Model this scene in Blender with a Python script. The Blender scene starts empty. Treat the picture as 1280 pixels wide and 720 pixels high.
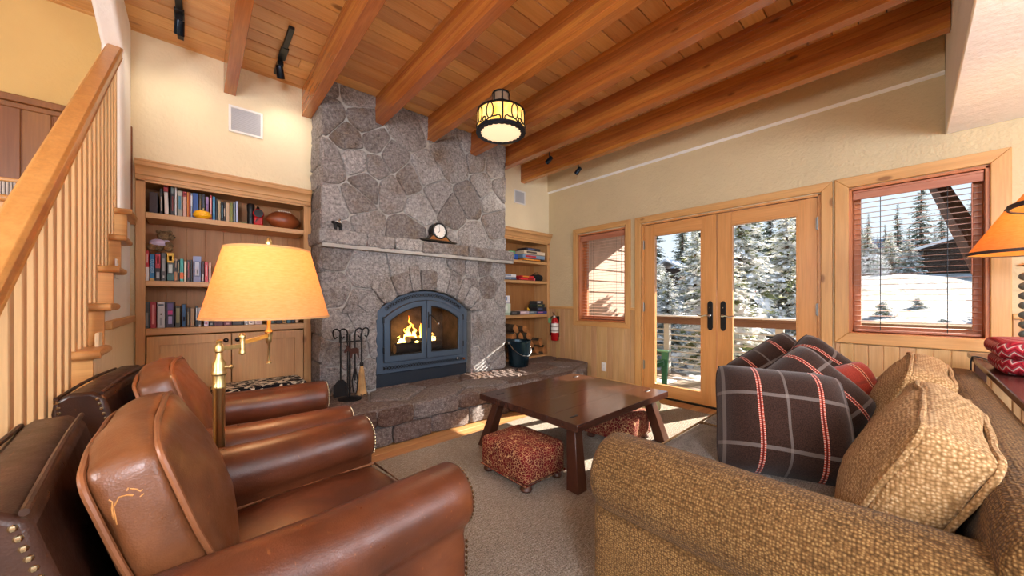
import bpy, bmesh, math, random
from mathutils import Vector, Matrix, noise
PI = math.pi
R = random.Random(11)
SC = bpy.context.scene
C = SC.collection

# ------------------------------------------------------------------ helpers
def lin(c):
    if isinstance(c, str):
        c = [int(c[i:i + 2], 16) for i in (0, 2, 4)]
    return tuple((x / 255 / 12.92 if x / 255 <= .04045 else ((x / 255 + .055) / 1.055) ** 2.4) for x in c[:3]) + (1.0,)

class Mat:
    def __init__(s, name, rough=.5, color=None, metal=0., spec=.5):
        s.m = bpy.data.materials.new(name); s.m.use_nodes = True
        s.t = s.m.node_tree; s.b = s.t.nodes['Principled BSDF']
        s.b.inputs['Roughness'].default_value = rough; s.b.inputs['Metallic'].default_value = metal
        s.b.inputs['Specular IOR Level'].default_value = spec
        if color is not None: s.b.inputs['Base Color'].default_value = lin(color)
    def n(s, typ, **kw):
        x = s.t.nodes.new('ShaderNode' + typ)
        for k, v in kw.items():
            if k.startswith('_'): setattr(x, k[1:], v)
            else:
                key = k.replace('__', ' ')
                x.inputs[int(key[1:]) if key[0] == 'i' and key[1:].isdigit() else key].default_value = v
        return x
    def l(s, a, b): s.t.links.new(a, b)
    def coords(s, scale=(1, 1, 1), rot=(0, 0, 0)):
        tc = s.n('TexCoord'); mp = s.n('Mapping', Scale=scale, Rotation=rot)
        s.l(tc.outputs['Object'], mp.inputs['Vector']); return mp.outputs[0]
    def noise(s, vec, scale=5, detail=4, rough=.55, dist=0.):
        x = s.n('TexNoise', Scale=scale, Detail=detail, Roughness=rough, Distortion=dist); s.l(vec, x.inputs['Vector']); return x.outputs['Fac']
    def voro(s, vec, scale=5, feature='F1', out='Distance', rand=1.):
        x = s.n('TexVoronoi', _feature=feature, Scale=scale, Randomness=rand); s.l(vec, x.inputs['Vector']); return x.outputs[out]
    def ramp(s, fac, stops):
        x = s.n('ValToRGB'); e = x.color_ramp.elements
        while len(e) < len(stops): e.new(.5)
        for i, (p, c) in enumerate(stops):
            e[i].position = p; e[i].color = lin(c) if not isinstance(c, (int, float)) else (c, c, c, 1)
        s.l(fac, x.inputs[0]); return x.outputs[0]
    def math(s, op, a, b=None, c=None):
        x = s.n('Math', _operation=op)
        for i, q in enumerate((a, b, c)):
            if q is None: continue
            if isinstance(q, (int, float)): x.inputs[i].default_value = q
            else: s.l(q, x.inputs[i])
        return x.outputs[0]
    def mix(s, fac, a, b, blend='MIX'):
        x = s.n('Mix', _data_type='RGBA', _blend_type=blend)
        for i, q in ((0, fac), (6, a), (7, b)):
            if isinstance(q, (int, float)): x.inputs[i].default_value = q
            elif isinstance(q, (tuple, str, list)): x.inputs[i].default_value = lin(q)
            else: s.l(q, x.inputs[i])
        return x.outputs[2]
    def color(s, c): s.l(c, s.b.inputs['Base Color'])
    def bump(s, h, strength=.3, dist=.01):
        x = s.n('Bump', Strength=strength, Distance=dist); s.l(h, x.inputs['Height']); s.l(x.outputs[0], s.b.inputs['Normal'])
    def tint(s):
        a = s.n('Attribute', _attribute_name='tint'); return a.outputs['Fac']

def wood(name, c1, c2, ax='X', sc=1., rough=.42, knots=0., tint=0., spec=.5, kcol='7a4a22', grain=.25):
    m = Mat(name, rough, spec=spec)
    i = 'XYZ'.index(ax)
    s1 = [13 * sc] * 3; s1[i] = 1.1 * sc
    s2 = [110 * sc] * 3; s2[i] = 4 * sc
    f = m.noise(m.coords(s1), 1., 5, .6, .8)
    col = m.ramp(f, ((.3, c1), (.7, c2)))
    g = m.noise(m.coords(s2), 1., 2, .5, .2)
    col = m.mix(grain, col, m.ramp(g, ((.25, .35), (.7, 1.))), 'MULTIPLY')
    if knots:
        s3 = [4.2] * 3; s3[i] = 1.9
        k = m.voro(m.coords(s3), 1.)
        kk = m.ramp(m.math('MULTIPLY_ADD', f, .08, k), ((.055 + .04 * knots, .8), (.075 + .075 * knots, 0.)))
        col = m.mix(kk, col, kcol)
    if tint:
        t = m.tint()
        v = m.n('HueSaturation'); m.l(col, v.inputs['Color'])
        m.l(m.math('MULTIPLY_ADD', t, tint, 1 - tint / 2), v.inputs['Value'])
        m.l(m.math('MULTIPLY_ADD', t, .016, .492), v.inputs['Hue'])
        col = v.outputs[0]
    m.color(col); m.bump(g, .06, .004)
    return m.m

def plain(name, c, rough=.5, metal=0., spec=.5, var=0., emit=None, es=0.):
    m = Mat(name, rough, c, metal, spec)
    if var:
        f = m.noise(m.coords(), 9, 3)
        c0 = [int(c[i:i + 2], 16) for i in (0, 2, 4)] if isinstance(c, str) else list(c)
        m.color(m.ramp(f, ((.3, [x * (1 - var) for x in c0]), (.7, [min(255, x * (1 + var)) for x in c0]))))
    if emit:
        m.b.inputs['Emission Color'].default_value = lin(emit); m.b.inputs['Emission Strength'].default_value = es
    return m.m

class MB:
    """collects shapes into one mesh"""
    def __init__(s): s.v = []; s.f = []; s.m = []; s.t = []; s.sm = []
    def add(s, vs, fs, m=0, t=.5, M=None, smooth=True):
        b = len(s.v)
        s.v += [(M @ Vector(v)) if M is not None else Vector(v) for v in vs]
        for f in fs:
            s.f.append([b + i for i in f]); s.m.append(m); s.t.append(t); s.sm.append(smooth)
        return s
    def box(s, x0, x1, y0, y1, z0, z1, m=0, t=.5, M=None):
        vs = [(x, y, z) for z in (z0, z1) for y in (y0, y1) for x in (x0, x1)]
        return s.add(vs, [(0, 2, 3, 1), (4, 5, 7, 6), (0, 1, 5, 4), (2, 6, 7, 3), (0, 4, 6, 2), (1, 3, 7, 5)], m, t, M)
    def bar(s, a, b, w, h, m=0, t=.5, up=(0, 0, 1)):
        a, b = Vector(a), Vector(b); d = (b - a); L = d.length; d.normalize()
        u = Vector(up); x = d.cross(u)
        if x.length < 1e-4: x = d.cross(Vector((1, 0, 0)))
        x.normalize(); u = x.cross(d)
        M = Matrix((x, d, u)).transposed().to_4x4(); M.translation = a
        return s.box(-w / 2, w / 2, 0, L, -h / 2, h / 2, m, t, M)
    def prism(s, poly, put, a, b, m=0, t=.5):
        """poly of (u,v) extruded from depth a to b; put(u,v,d)->xyz"""
        n = len(poly)
        vs = [put(u, v, a) for u, v in poly] + [put(u, v, b) for u, v in poly]
        fs = [tuple(range(n))[::-1], tuple(range(n, 2 * n))] + [(i, (i + 1) % n, n + (i + 1) % n, n + i) for i in range(n)]
        return s.add(vs, fs, m, t)
    def ring(s, outer, inner, put, a, b, m=0, t=.5, closed=True):
        n = len(outer)
        vs = [put(*p, a) for p in outer] + [put(*p, a) for p in inner] + [put(*p, b) for p in outer] + [put(*p, b) for p in inner]
        fs = []
        for i in range(n if closed else n - 1):
            j = (i + 1) % n
            fs += [(i, j, n + j, n + i), (2 * n + i, 3 * n + i, 3 * n + j, 2 * n + j), (i, 2 * n + i, 2 * n + j, j), (n + i, n + j, 3 * n + j, 3 * n + i)]
        if not closed:
            fs += [(0, n, 3 * n, 2 * n), (n - 1, 3 * n - 1, 4 * n - 1, 2 * n - 1)]
        return s.add(vs, fs, m, t)
    def tube(s, pts, r, n=8, m=0, closed=False, t=.5, M=None):
        pts = [Vector(p) for p in pts]; k = len(pts)
        rs = r if isinstance(r, (list, tuple)) else [r] * k
        vs = []; fs = []; x = None
        for i, p in enumerate(pts):
            if closed: d = pts[(i + 1) % k] - pts[i - 1]
            else: d = pts[min(i + 1, k - 1)] - pts[max(i - 1, 0)]
            d.normalize()
            if x is None:
                x = d.cross(Vector((0, 0, 1)))
                if x.length < .05: x = d.cross(Vector((1, 0, 0)))
            x = (x - d * x.dot(d)).normalized(); y = d.cross(x)
            for j in range(n):
                a = 2 * PI * j / n; vs.append(p + (x * math.cos(a) + y * math.sin(a)) * rs[i])
        for i in range(k if closed else k - 1):
            for j in range(n):
                i2 = (i + 1) % k
                fs.append((i * n + j, i * n + (j + 1) % n, i2 * n + (j + 1) % n, i2 * n + j))
        if not closed: fs += [tuple(range(n))[::-1], tuple(range((k - 1) * n, k * n))]
        return s.add(vs, fs, m, t, M)
    def lathe(s, prof, n=24, o=(0, 0, 0), m=0, t=.5, M=None, cap=True):
        vs = []; fs = []; k = len(prof)
        for r, z in prof:
            for j in range(n):
                a = 2 * PI * j / n; vs.append((o[0] + r * math.cos(a), o[1] + r * math.sin(a), o[2] + z))
        for i in range(k - 1):
            for j in range(n):
                fs.append((i * n + j, i * n + (j + 1) % n, (i + 1) * n + (j + 1) % n, (i + 1) * n + j))
        if cap:
            if prof[0][0] > 1e-6: fs.append(tuple(range(n))[::-1])
            if prof[-1][0] > 1e-6: fs.append(tuple(range((k - 1) * n, k * n)))
        return s.add(vs, fs, m, t, M)
    def ball(s, o, r, n=10, m=0, sc=(1, 1, 1), t=.5, M=None):
        k = max(4, n // 2); vs = []; fs = []
        for i in range(k + 1):
            a = PI * i / k
            for j in range(n):
                b = 2 * PI * j / n
                vs.append((o[0] + r * sc[0] * math.sin(a) * math.cos(b), o[1] + r * sc[1] * math.sin(a) * math.sin(b), o[2] - r * sc[2] * math.cos(a)))
        for i in range(k):
            for j in range(n):
                fs.append((i * n + j, i * n + (j + 1) % n, (i + 1) * n + (j + 1) % n, (i + 1) * n + j))
        return s.add(vs, fs, m, t, M)
    def rbox(s, lx, ly, lz, r, n=10, puff=(0, 0, 0), M=None, amp=0., seed=0, m=0, nf=4.):
        """rounded, puffed box centred on the origin"""
        idx = {}; vs = []; fs = []
        L = (lx / 2, ly / 2, lz / 2)
        def vert(i, j, k):
            if (i, j, k) in idx: return idx[i, j, k]
            u = [math.sin((q / n * 2 - 1) * PI / 2) for q in (i, j, k)]
            p = Vector([u[a] * L[a] for a in range(3)])
            q = Vector([max(-(L[a] - r), min(L[a] - r, p[a])) for a in range(3)])
            d = p - q
            nn = d.normalized() if d.length > 1e-9 else Vector((0, 0, 1))
            p = q + nn * r if d.length > 1e-9 else p
            for a in range(3):
                b, c = (a + 1) % 3, (a + 2) % 3
                p[a] += puff[a] * u[a] * (1 - u[b] ** 2) * (1 - u[c] ** 2)
            if amp:
                p += nn * amp * noise.noise(p * nf + Vector((seed * 3.1, seed, 0)))
                p += nn * amp * .5 * noise.noise(p * nf * 2.6 + Vector((seed, 9, seed * 1.7)))
            idx[i, j, k] = len(vs); vs.append(p); return idx[i, j, k]
        for a in range(3):
            b, c = (a + 1) % 3, (a + 2) % 3
            for side in (0, n):
                for p in range(n):
                    for q in range(n):
                        cs = []
                        for dp, dq in ((0, 0), (1, 0), (1, 1), (0, 1)):
                            w = [0, 0, 0]; w[a] = side; w[b] = p + dp; w[c] = q + dq; cs.append(vert(*w))
                        fs.append(cs if side else cs[::-1])
        return s.add(vs, fs, m, .5, M)
    def pillow(s, w, h, t, n=18, M=None, amp=.006, seed=0, m=0):
        vs = []; fs = []; idx = {}
        for side in (1, -1):
            for i in range(n + 1):
                for j in range(n + 1):
                    u = math.sin((i / n * 2 - 1) * PI / 2); v = math.sin((j / n * 2 - 1) * PI / 2)
                    edge = i in (0, n) or j in (0, n)
                    if side < 0 and edge: idx[side, i, j] = idx[1, i, j]; continue
                    k_ = 1 - .09 * (u * v) ** 4; x = k_ * u * w / 2 * (1 - .05 * (1 - v * v) * abs(u)); y = k_ * v * h / 2 * (1 - .05 * (1 - u * u) * abs(v))
                    z = side * t / 2 * ((1 - u ** 4) * (1 - v ** 4)) ** .55
                    p = Vector((x, y, z))
                    if not edge: p.z += amp * noise.noise(Vector((x * 7, y * 7, side * 3 + seed)))
                    p.z += .5 * amp * noise.noise(Vector((x * 4, y * 4, seed * 2.)))
                    idx[side, i, j] = len(vs); vs.append(p)
            for i in range(n):
                for j in range(n):
                    q = [idx[side, i, j], idx[side, i + 1, j], idx[side, i + 1, j + 1], idx[side, i, j + 1]]
                    fs.append(q if side > 0 else q[::-1])
        return s.add(vs, fs, m, .5, M)
    def build(s, name, mats, parent=None, bev=0., seg=2, ang=38, sub=0, loc=None, rot=None, disp=None):
        me = bpy.data.meshes.new(name)
        me.from_pydata([tuple(v) for v in s.v], [], s.f)
        if not isinstance(mats, (list, tuple)): mats = [mats]
        for m in mats: me.materials.append(m)
        me.polygons.foreach_set('material_index', s.m)
        me.polygons.foreach_set('use_smooth', s.sm)
        at = me.attributes.new('tint', 'FLOAT', 'FACE'); at.data.foreach_set('value', s.t)
        me.update()
        if ang < 180: me.set_sharp_from_angle(angle=math.radians(ang))
        o = bpy.data.objects.new(name, me); C.objects.link(o)
        if parent is not None: o.parent = parent
        if loc is not None: o.location = loc
        if rot is not None: o.rotation_euler = rot
        if bev:
            b = o.modifiers.new('soft_edges', 'BEVEL'); b.width = bev; b.segments = seg; b.limit_method = 'ANGLE'; b.angle_limit = math.radians(38); b.harden_normals = False
        if sub:
            q = o.modifiers.new('smooth', 'SUBSURF'); q.levels = sub; q.render_levels = sub
        return o

def thing(name, label, cat, loc=(0, 0, 0), rotz=0., group=None):
    o = bpy.data.objects.new(name, None); C.objects.link(o)
    o.empty_display_size = .05
    o.location = loc; o.rotation_euler = (0, 0, rotz)
    o['label'] = label; o['category'] = cat
    if group: o['group'] = group
    return o
def tag(o, label, cat, group=None):
    o['label'] = label; o['category'] = cat
    if group: o['group'] = group
    return o
def struct(o): o['kind'] = 'structure'; return o
def T(x, y, z): return Matrix.Translation((x, y, z))
def rot(ax, deg): return Matrix.Rotation(math.radians(deg), 4, ax)
def basis(xa, ya, o):
    xa = Vector(xa).normalized(); z = xa.cross(Vector(ya)).normalized(); y = z.cross(xa)
    M = Matrix((xa, y, z)).transposed().to_4x4(); M.translation = Vector(o); return M
XZ = lambda u, v, d: (u, d, v)
YZ = lambda u, v, d: (d, u, v)
XY = lambda u, v, d: (u, v, d)

# room measures (metres): camera stands at the origin of the plan, 1.15 m up
XW, YB, YF, ZC, ZB = 4.09, 3.73, 3.39, 3.10, 2.85
# ------------------------------------------------------------------ materials
def plaster(name, c, s=1.):
    m = Mat(name, .85, spec=.2)
    v = m.coords()
    f = m.noise(v, 3, 3); b = m.noise(v, 34, 4, .6); b2 = m.noise(v, 9, 3, .5)
    c0 = [int(c[i:i + 2], 16) for i in (0, 2, 4)]
    m.color(m.ramp(f, ((.3, [x * .97 for x in c0]), (.7, c0))))
    m.bump(m.math('ADD', b, b2), .32 * s, .012); return m.m
M_CREAM = plaster('cream_plaster', 'e9dcba', 1.5)
M_CREAM_SHADED = plaster('shaded_cream_plaster', 'd0bf9a', 2.4)  # cream plaster of the window wall, with its shade put into the colour
M_WHITE = plaster('white_plaster', 'f4f5f3', .9)
M_OCHRE = plaster('ochre_plaster', 'cfae70', .7)
M_CEIL = wood('pine_boards', 'd49c5c', 'e4b67a', 'X', 1., .36, 1.1, .34, kcol='6a3812')
M_BEAM = wood('fir_beam', 'a9612a', 'c27a3a', 'Y', 1., .2, .6, .34, kcol='6a3616', grain=.45, spec=.8)
M_DOORX = wood('fir_door_rail', 'c98a4c', 'd69c60', 'Y', 1., .35, 0)
M_DOORZ = wood('fir_door_stile', 'c98a4c', 'd69c60', 'Z', 1., .35, 0)
M_TRIMY = wood('knotty_trim_level', 'c99456', 'd8a86c', 'Y', 1., .4, .7)
M_TRIMZ = wood('knotty_trim_upright', 'c99456', 'd8a86c', 'Z', 1., .4, .7)
M_WAIN = wood('wainscot_pine', 'c09764', 'd0aa7c', 'Z', 1., .42, 1.0, .13)
M_JAMB = wood('red_cedar_jamb', 'b4683c', 'c9804e', 'Z', 1., .4, 0)
M_BLIND = plain('blind_slat', 'b98a74', .4)
M_VAL = wood('blind_valance_wood', 'a8674c', 'b87a5e', 'Y', 1., .4, 0)
M_CASEX = wood('bookcase_wood_level', 'c79560', 'd6a972', 'X', 1., .4, .9)
M_CASEZ = wood('bookcase_wood_upright', 'c79560', 'd6a972', 'Z', 1., .4, .9)
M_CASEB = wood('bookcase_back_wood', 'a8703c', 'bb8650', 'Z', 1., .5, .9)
M_STX = wood('stair_wood', 'c08a50', 'd6a468', 'X', 1., .4, .8, .22)
M_STZ = wood('maple_baluster', 'd6ae78', 'e4c290', 'Z', 1., .4, .4)
M_RAILW = wood('oak_handrail', 'bd8242', 'cf9654', 'Y', 1., .33, 0)
M_DWAIN = wood('dark_wainscot', '7c4d25', '8f5c2e', 'Z', 1., .45, 1.2, .25)
M_FLOOR = wood('plank_floor', 'a87448', 'c49460', 'X', 1., .35, 1.0, .35)
M_TABLE = wood('walnut_table', '38211b', '4c2c21', 'X', 1., .17, 0, spec=.7)
M_TLEG = wood('walnut_leg', '42261b', '593424', 'Z', 1., .3, 0)
M_STAB = wood('sofa_table_wood', '4c2624', '5e332e', 'X', 1., .22, 0)
M_BEAD = plain('pale_beadboard', 'e8d6b0', .5)
M_BLACK = plain('black_metal', '121316', .4, .3)
M_IRON = plain('wrought_iron', '1c1a1a', .5, .6)
M_STEEL = Mat('blue_grey_steel', .38, '4a5c70', .35, .6).m
M_STEELD = Mat('dark_blue_steel', .5, '242e3a', .3, .5).m
M_CHROME = plain('polished_steel', 'c8c8c8', .2, 1.)
M_PEWTER = plain('pewter_hinge', '8e8e8a', .35, .9)
M_BRASS = plain('antique_brass', 'd2bc84', .34, 1.)
M_GRILLE = plain('vent_grey', 'b9bcc0', .5)
M_VENTW = plain('vent_white', 'e6e6e2', .5)
M_PAPER = plain('book_pages', 'e6dcc4', .8)
M_WHITEP = plain('white_plastic', 'eeeeea', .4)
M_SNOW = plain('snow', 'eef1f6', .7, var=.02)

def stone_mat(name, stops, tint=.72):
    m = Mat(name, .82, spec=.3)
    v = m.coords()
    a = m.noise(v, 40, 8, .75); big = m.noise(v, 3.2, 4, .6); sp = m.noise(v, 120, 3, .6)
    col = m.ramp(a, stops)
    rust = m.ramp(big, ((.5, 0.), (.72, .75)))
    col = m.mix(rust, col, m.ramp(a, ((.3, '4f4036'), (.7, 'a08c76'))))
    col = m.mix(m.ramp(sp, ((.58, 0.), (.68, .55))), col, 'cfc8c0')
    col = m.mix(m.ramp(sp, ((.32, .6), (.42, 0.))), col, '2e2a2a')
    t = m.tint(); h = m.n('HueSaturation'); m.l(col, h.inputs['Color'])
    m.l(m.math('MULTIPLY_ADD', t, tint * .8, 1.02 - tint * .4), h.inputs['Value'])
    m.l(m.math('MULTIPLY_ADD', t, -1.3, 1.9), h.inputs['Saturation'])
    m.color(h.outputs[0])
    m.bump(m.math('ADD', a, m.noise(v, 60, 5, .7)), .95, .025); return m.m
M_STONE = stone_mat('granite_stone', ((.3, '625f5f'), (.48, '9a9695'), (.7, 'cfccca')))
M_STONEH = stone_mat('hearth_stone', ((.28, '4e4340'), (.5, '7d6f6a'), (.72, 'a59c98')))
M_MORTAR = plain('grey_mortar', 'a9a7a2', .9, var=.08)

def leather(name, c1, c2, c3, rough=.36):
    m = Mat(name, rough, spec=.55)
    v = m.coords()
    f = m.noise(v, 4, 5, .6, .5); g = m.noise(v, 17, 5, .7); fine = m.voro(v, 260)
    col = m.ramp(f, ((.3, c1), (.55, c2), (.8, c3)))
    sc = m.noise(m.coords((90, 5, 70), (.3, .2, .6)), 1., 2)
    col = m.mix(m.ramp(sc, ((.68, 0.), (.76, .22))), col, 'b9743c')
    m.color(col)
    m.l(m.ramp(g, ((.3, .27), (.7, .46))), m.b.inputs['Roughness'])
    m.bump(m.math('ADD', m.math('MULTIPLY', fine, .25), g), .12, .01); return m.m
M_LEATH = leather('chestnut_leather', '452212', '60321c', '7e492a')
M_LEATHC = leather('cognac_leather', '56311b', '724426', '8d5d38', .34)
M_WELT = plain('leather_piping', '825030', .4, var=.1)
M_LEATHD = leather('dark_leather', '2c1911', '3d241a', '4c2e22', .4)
M_NAIL = plain('brass_nailheads', 'b8a888', .25, 1.)

def weave(name, dark, mid, light, scale=75, rough=.9):
    m = Mat(name, rough, spec=.15)
    v = m.coords()
    d = m.voro(v, scale, rand=.55)
    big = m.noise(v, 5, 3)
    col = m.ramp(d, ((.12, light), (.42, mid), (.75, dark)))
    col = m.mix(m.ramp(big, ((.35, 0.), (.65, .25))), col, dark)
    m.color(col); m.b.inputs['Sheen Weight'].default_value = .045
    m.bump(m.math('SUBTRACT', 1., d), .55, .006); return m.m
M_SOFA = weave('brown_basketweave', '4a341a', '72532f', '9c7c4e', 150)
M_SOFAC = weave('tan_bubble_weave', '7e5f3a', 'ae8a5e', 'd6b88c', 125)
M_SOFAS = weave('blue_grey_tweed', '69645f', '8b8680', 'aaa6a0', 170)
M_WELTS = M_SOFAC

m = Mat('leopard_print', .85, spec=.2)
v = m.coords()
d = m.voro(v, 56, 'DISTANCE_TO_EDGE'); d2 = m.noise(v, 30, 2)
m.color(m.mix(m.ramp(m.math('MULTIPLY_ADD', d2, .12, d), ((.075, 0.), (.112, 1.))), 'd0a878', m.ramp(m.noise(v, 14, 2), ((.3, '521214'), (.7, '7a2220')))))
m.bump(d, .15, .004)
M_LEO = m.m

def carpet(name, a, b, c):
    m = Mat(name, 1., spec=.05)
    v = m.coords()
    f = m.noise(v, 140, 3, .7); g = m.voro(v, 120); big = m.noise(v, 2.2, 3)
    lines = m.noise(m.coords((30, 180, 1), (0, 0, .5)), 1., 3)
    col = m.ramp(m.math('MULTIPLY_ADD', f, .6, m.math('MULTIPLY', lines, .45)), ((.36, a), (.52, b), (.68, c)))
    m.color(m.mix(m.ramp(big, ((.4, 0.), (.6, .14))), col, a))
    m.bump(m.math('ADD', f, g), 1., .012); return m.m
M_RUG = carpet('beige_wool', '786c60', 'aea292', 'd8d0c4')

def plaid(name, base, alt, l1, l2, per=.2):
    m = Mat(name, .95, spec=.1)
    tc = m.n('TexCoord'); sp = m.n('SeparateXYZ'); m.l(tc.outputs['Object'], sp.inputs[0])
    fz = m.noise(tc.outputs['Object'], 300, 2)
    col = m.mix(m.ramp(fz, ((.35, 0.), (.65, 1.))), base, alt)
    def stripe(ax, off, w):
        f = m.math('FRACT', m.math('MULTIPLY_ADD', sp.outputs[ax], 1 / per, off + 40))
        return m.math('LESS_THAN', m.math('ABSOLUTE', m.math('SUBTRACT', f, .5)), w)
    col = m.mix(m.math('MULTIPLY', stripe(1, .1, .035), .42), col, l2)
    col = m.mix(m.math('MULTIPLY', stripe(0, .55, .022), .4), col, l2)
    st = m.math('LESS_THAN', m.math('FRACT', m.math('MULTIPLY', sp.outputs[1], 130.)), .62)
    col = m.mix(stripe(0, .0, .042), col, m.mix(st, 'c9a89a', l1))
    col = m.mix(stripe(0, .0, .016), col, '5a1712')
    m.color(col); m.b.inputs['Sheen Weight'].default_value = .2
    m.bump(fz, .3, .003); return m.m
M_PLAID = plaid('brown_plaid_wool', '22140f', '3c2820', 'b2452f', '8a807a')
M_PLAIDR = plaid('red_plaid_wool', '7a241a', '9a3826', 'b06a3a', '5a2a20')
# ------------------------------------------------------------------ the room
b = MB(); y = -6.0
while y < 4.2:
    x = -5.0 + R.random()
    while x < XW:
        L = R.uniform(.9, 2.2); x1 = min(x + L, XW + .02)
        b.box(x, x1 - .002, y, y + .088, -.03, 0, 0, R.random()); x = x1
    y += .09
struct(b.build('floor', M_FLOOR, bev=.0015, seg=1))

b = MB()                                                    # ceiling boards run across the beams
y = -.17
while y < 3.86:
    x = -1.6 + R.random() * .8
    b.box(-1.7, x - .002, y, y + .132, ZC, ZC + .03, 0, R.random())
    while x < XW + .1:
        L = R.uniform(1.3, 3.4); x1 = min(x + L, XW + .12)
        b.box(x, x1 - .002, y, y + .132, ZC, ZC + .03, 0, R.random()); x = x1
    y += .138
b.box(-2.4, 4.3, -.17, 4.0, ZC + .031, ZC + .2, 1)
struct(b.build('ceiling', [M_CEIL, plain('dark_gap', '2a1508', .9)], bev=.004, seg=1))

names = ['first', 'second', 'third', 'fourth', 'fifth', 'sixth', 'seventh']
ext = ['ending on the plaster above the left bookcase between the two track lights', 'meeting the left corner of the stone chimney',
       'dying into the left part of the stone chimney top', 'dying into the middle of the stone chimney top, left of the lantern',
       'dying into the right part of the stone chimney top, right of the lantern', 'just right of the chimney',
       'nearest the window wall']
for i, (x0, ye) in enumerate(((.168, YB), (.727, YB), (1.281, YF + .06), (1.83, YF + .06), (2.383, YF + .06), (2.935, YB), (3.492, YB))):
    b = MB(); h = (ZC - ZB) / 6
    for k in range(6): b.box(-.039, .039, 0, ye + .17, k * h, (k + 1) * h - .0003, 0, R.random())   # glued laminations
    o = b.build('ceiling_beam', M_BEAM, bev=.0016, seg=1, loc=(x0 + .039, -.17, ZB))
    tag(o, 'exposed fir ceiling beam ' + ext[i], 'beam', 'exposed ceiling beams')

def wall_grid(b, us, vs, hole, put, a, c, m=0):
    us = sorted(set(us)); vs = sorted(set(vs))
    for i in range(len(us) - 1):
        for j in range(len(vs) - 1):
            mu, mv = (us[i] + us[i + 1]) / 2, (vs[j] + vs[j + 1]) / 2
            if hole(mu, mv): continue
            b.prism([(us[i], vs[j]), (us[i + 1], vs[j]), (us[i + 1], vs[j + 1]), (us[i], vs[j + 1])], put, a, c, m)
HOLES = [(2.405, 3.15, .868, 2.085), (.515, 2.190, -.02, 2.085), (-.367, .340, .868, 2.085), (-2.6, -1.0, .6, 2.2), (-5.2, -3.2, .3, 2.2)]
b = MB()
us = [-6, 3.95]; vs = [-.03, 3.3]
for h in HOLES: us += h[:2]; vs += h[2:]
wall_grid(b, us, vs, lambda u, v: any(h[0] < u < h[1] and h[2] < v < h[3] for h in HOLES), YZ, XW, XW + .17)
# upper part stands proud of the lower, with a chamfered ledge
b.prism([(XW + .01, 2.80), (XW - .030, 2.822), (XW - .030, ZC), (XW + .01, ZC)], XZ, -.17, YB)
struct(b.build('wall_right', M_CREAM_SHADED, ang=20))
b = MB(); b.prism([(XW, 2.803), (XW - .032, 2.818), (XW - .032, 2.823), (XW, 2.823)], XZ, -.17, YB)
struct(b.build('trim_7', M_WHITE))

b = MB()
b.box(-.33, .84, YB, YB + .1, 2.10, 3.2); b.box(-.45, -.33, YB, YB + .1, 0, 3.2); b.box(2.88, 4.25, YB, YB + .1, 2.10, 3.2)
b.box(.8, 2.95, YB + .3, YB + .4, 0, 3.2); b.box(-.36, 4.2, YB + .36, YB + .42, 0, 2.3)
struct(b.build('wall_back', M_CREAM))
b = MB(); b.box(-2.6, -.452, YB, YB + .1, 0, 4.4); b.box(-2.6, -2.5, 0.2, YB, 0, 4.4)
struct(b.build('wall_stairwell', M_OCHRE))
b = MB(); b.box(-2.6, -.43, 2.0, YB + .1, 4.3, 4.4); struct(b.build('ceiling_stairwell', M_OCHRE))

# the white wall that ends beside the stair: jamb and sloped head
b = MB()
b.prism([(3.40, 1.735), (3.40, 2.77), (3.05, 2.885), (2.2, 3.10), (2.2, 4.4), (YB, 4.4), (YB, 1.735)], YZ, -.45, -.35)
struct(b.build('wall_left', M_WHITE, bev=.018, seg=3))
# lowered ceiling of the loft behind the last beam
b = MB(); b.box(-5, XW, -6.0, -.172, 2.363, 3.4)
struct(b.build('ceiling_loft', M_WHITE, bev=.008))

# beaded wainscot with cap, window wall
def bead(b, y0, y1, z0, z1, x=XW, w=.085):
    y = y0
    while y < y1 - .01:
        yy = min(y + w, y1); b.box(x - .018, x + .002, y + .0015, yy - .0015, z0, z1, 0, R.random()); y = yy
    b.box(x - .012, x + .002, y0, y1, z0, z1, 0, .1)
b = MB(); bead(b, 3.235, YB - .002, .10, 1.03); bead(b, 2.335, 3.234, .10, .80); bead(b, 2.272, 2.334, .1, 1.03)
bead(b, -.455, .425, .10, .79); bead(b, -1.0, -.456, .10, 1.03)
struct(b.build('trim_1', M_WAIN, bev=.004, seg=1))
b = MB()
for y0, y1 in ((3.235, YB), (2.272, 2.335), (-1.0, -.456)): b.box(XW - .032, XW, y0, y1, 1.025, 1.062)
struct(b.build('trim_2', M_TRIMY, bev=.006))
b = MB()
for y0, y1 in ((2.272, 2.99), (-1.0, .44)): b.box(XW - .026, XW, y0, y1, 0, .11)
struct(b.build('baseboard_right', M_TRIMY, bev=.006))

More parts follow.
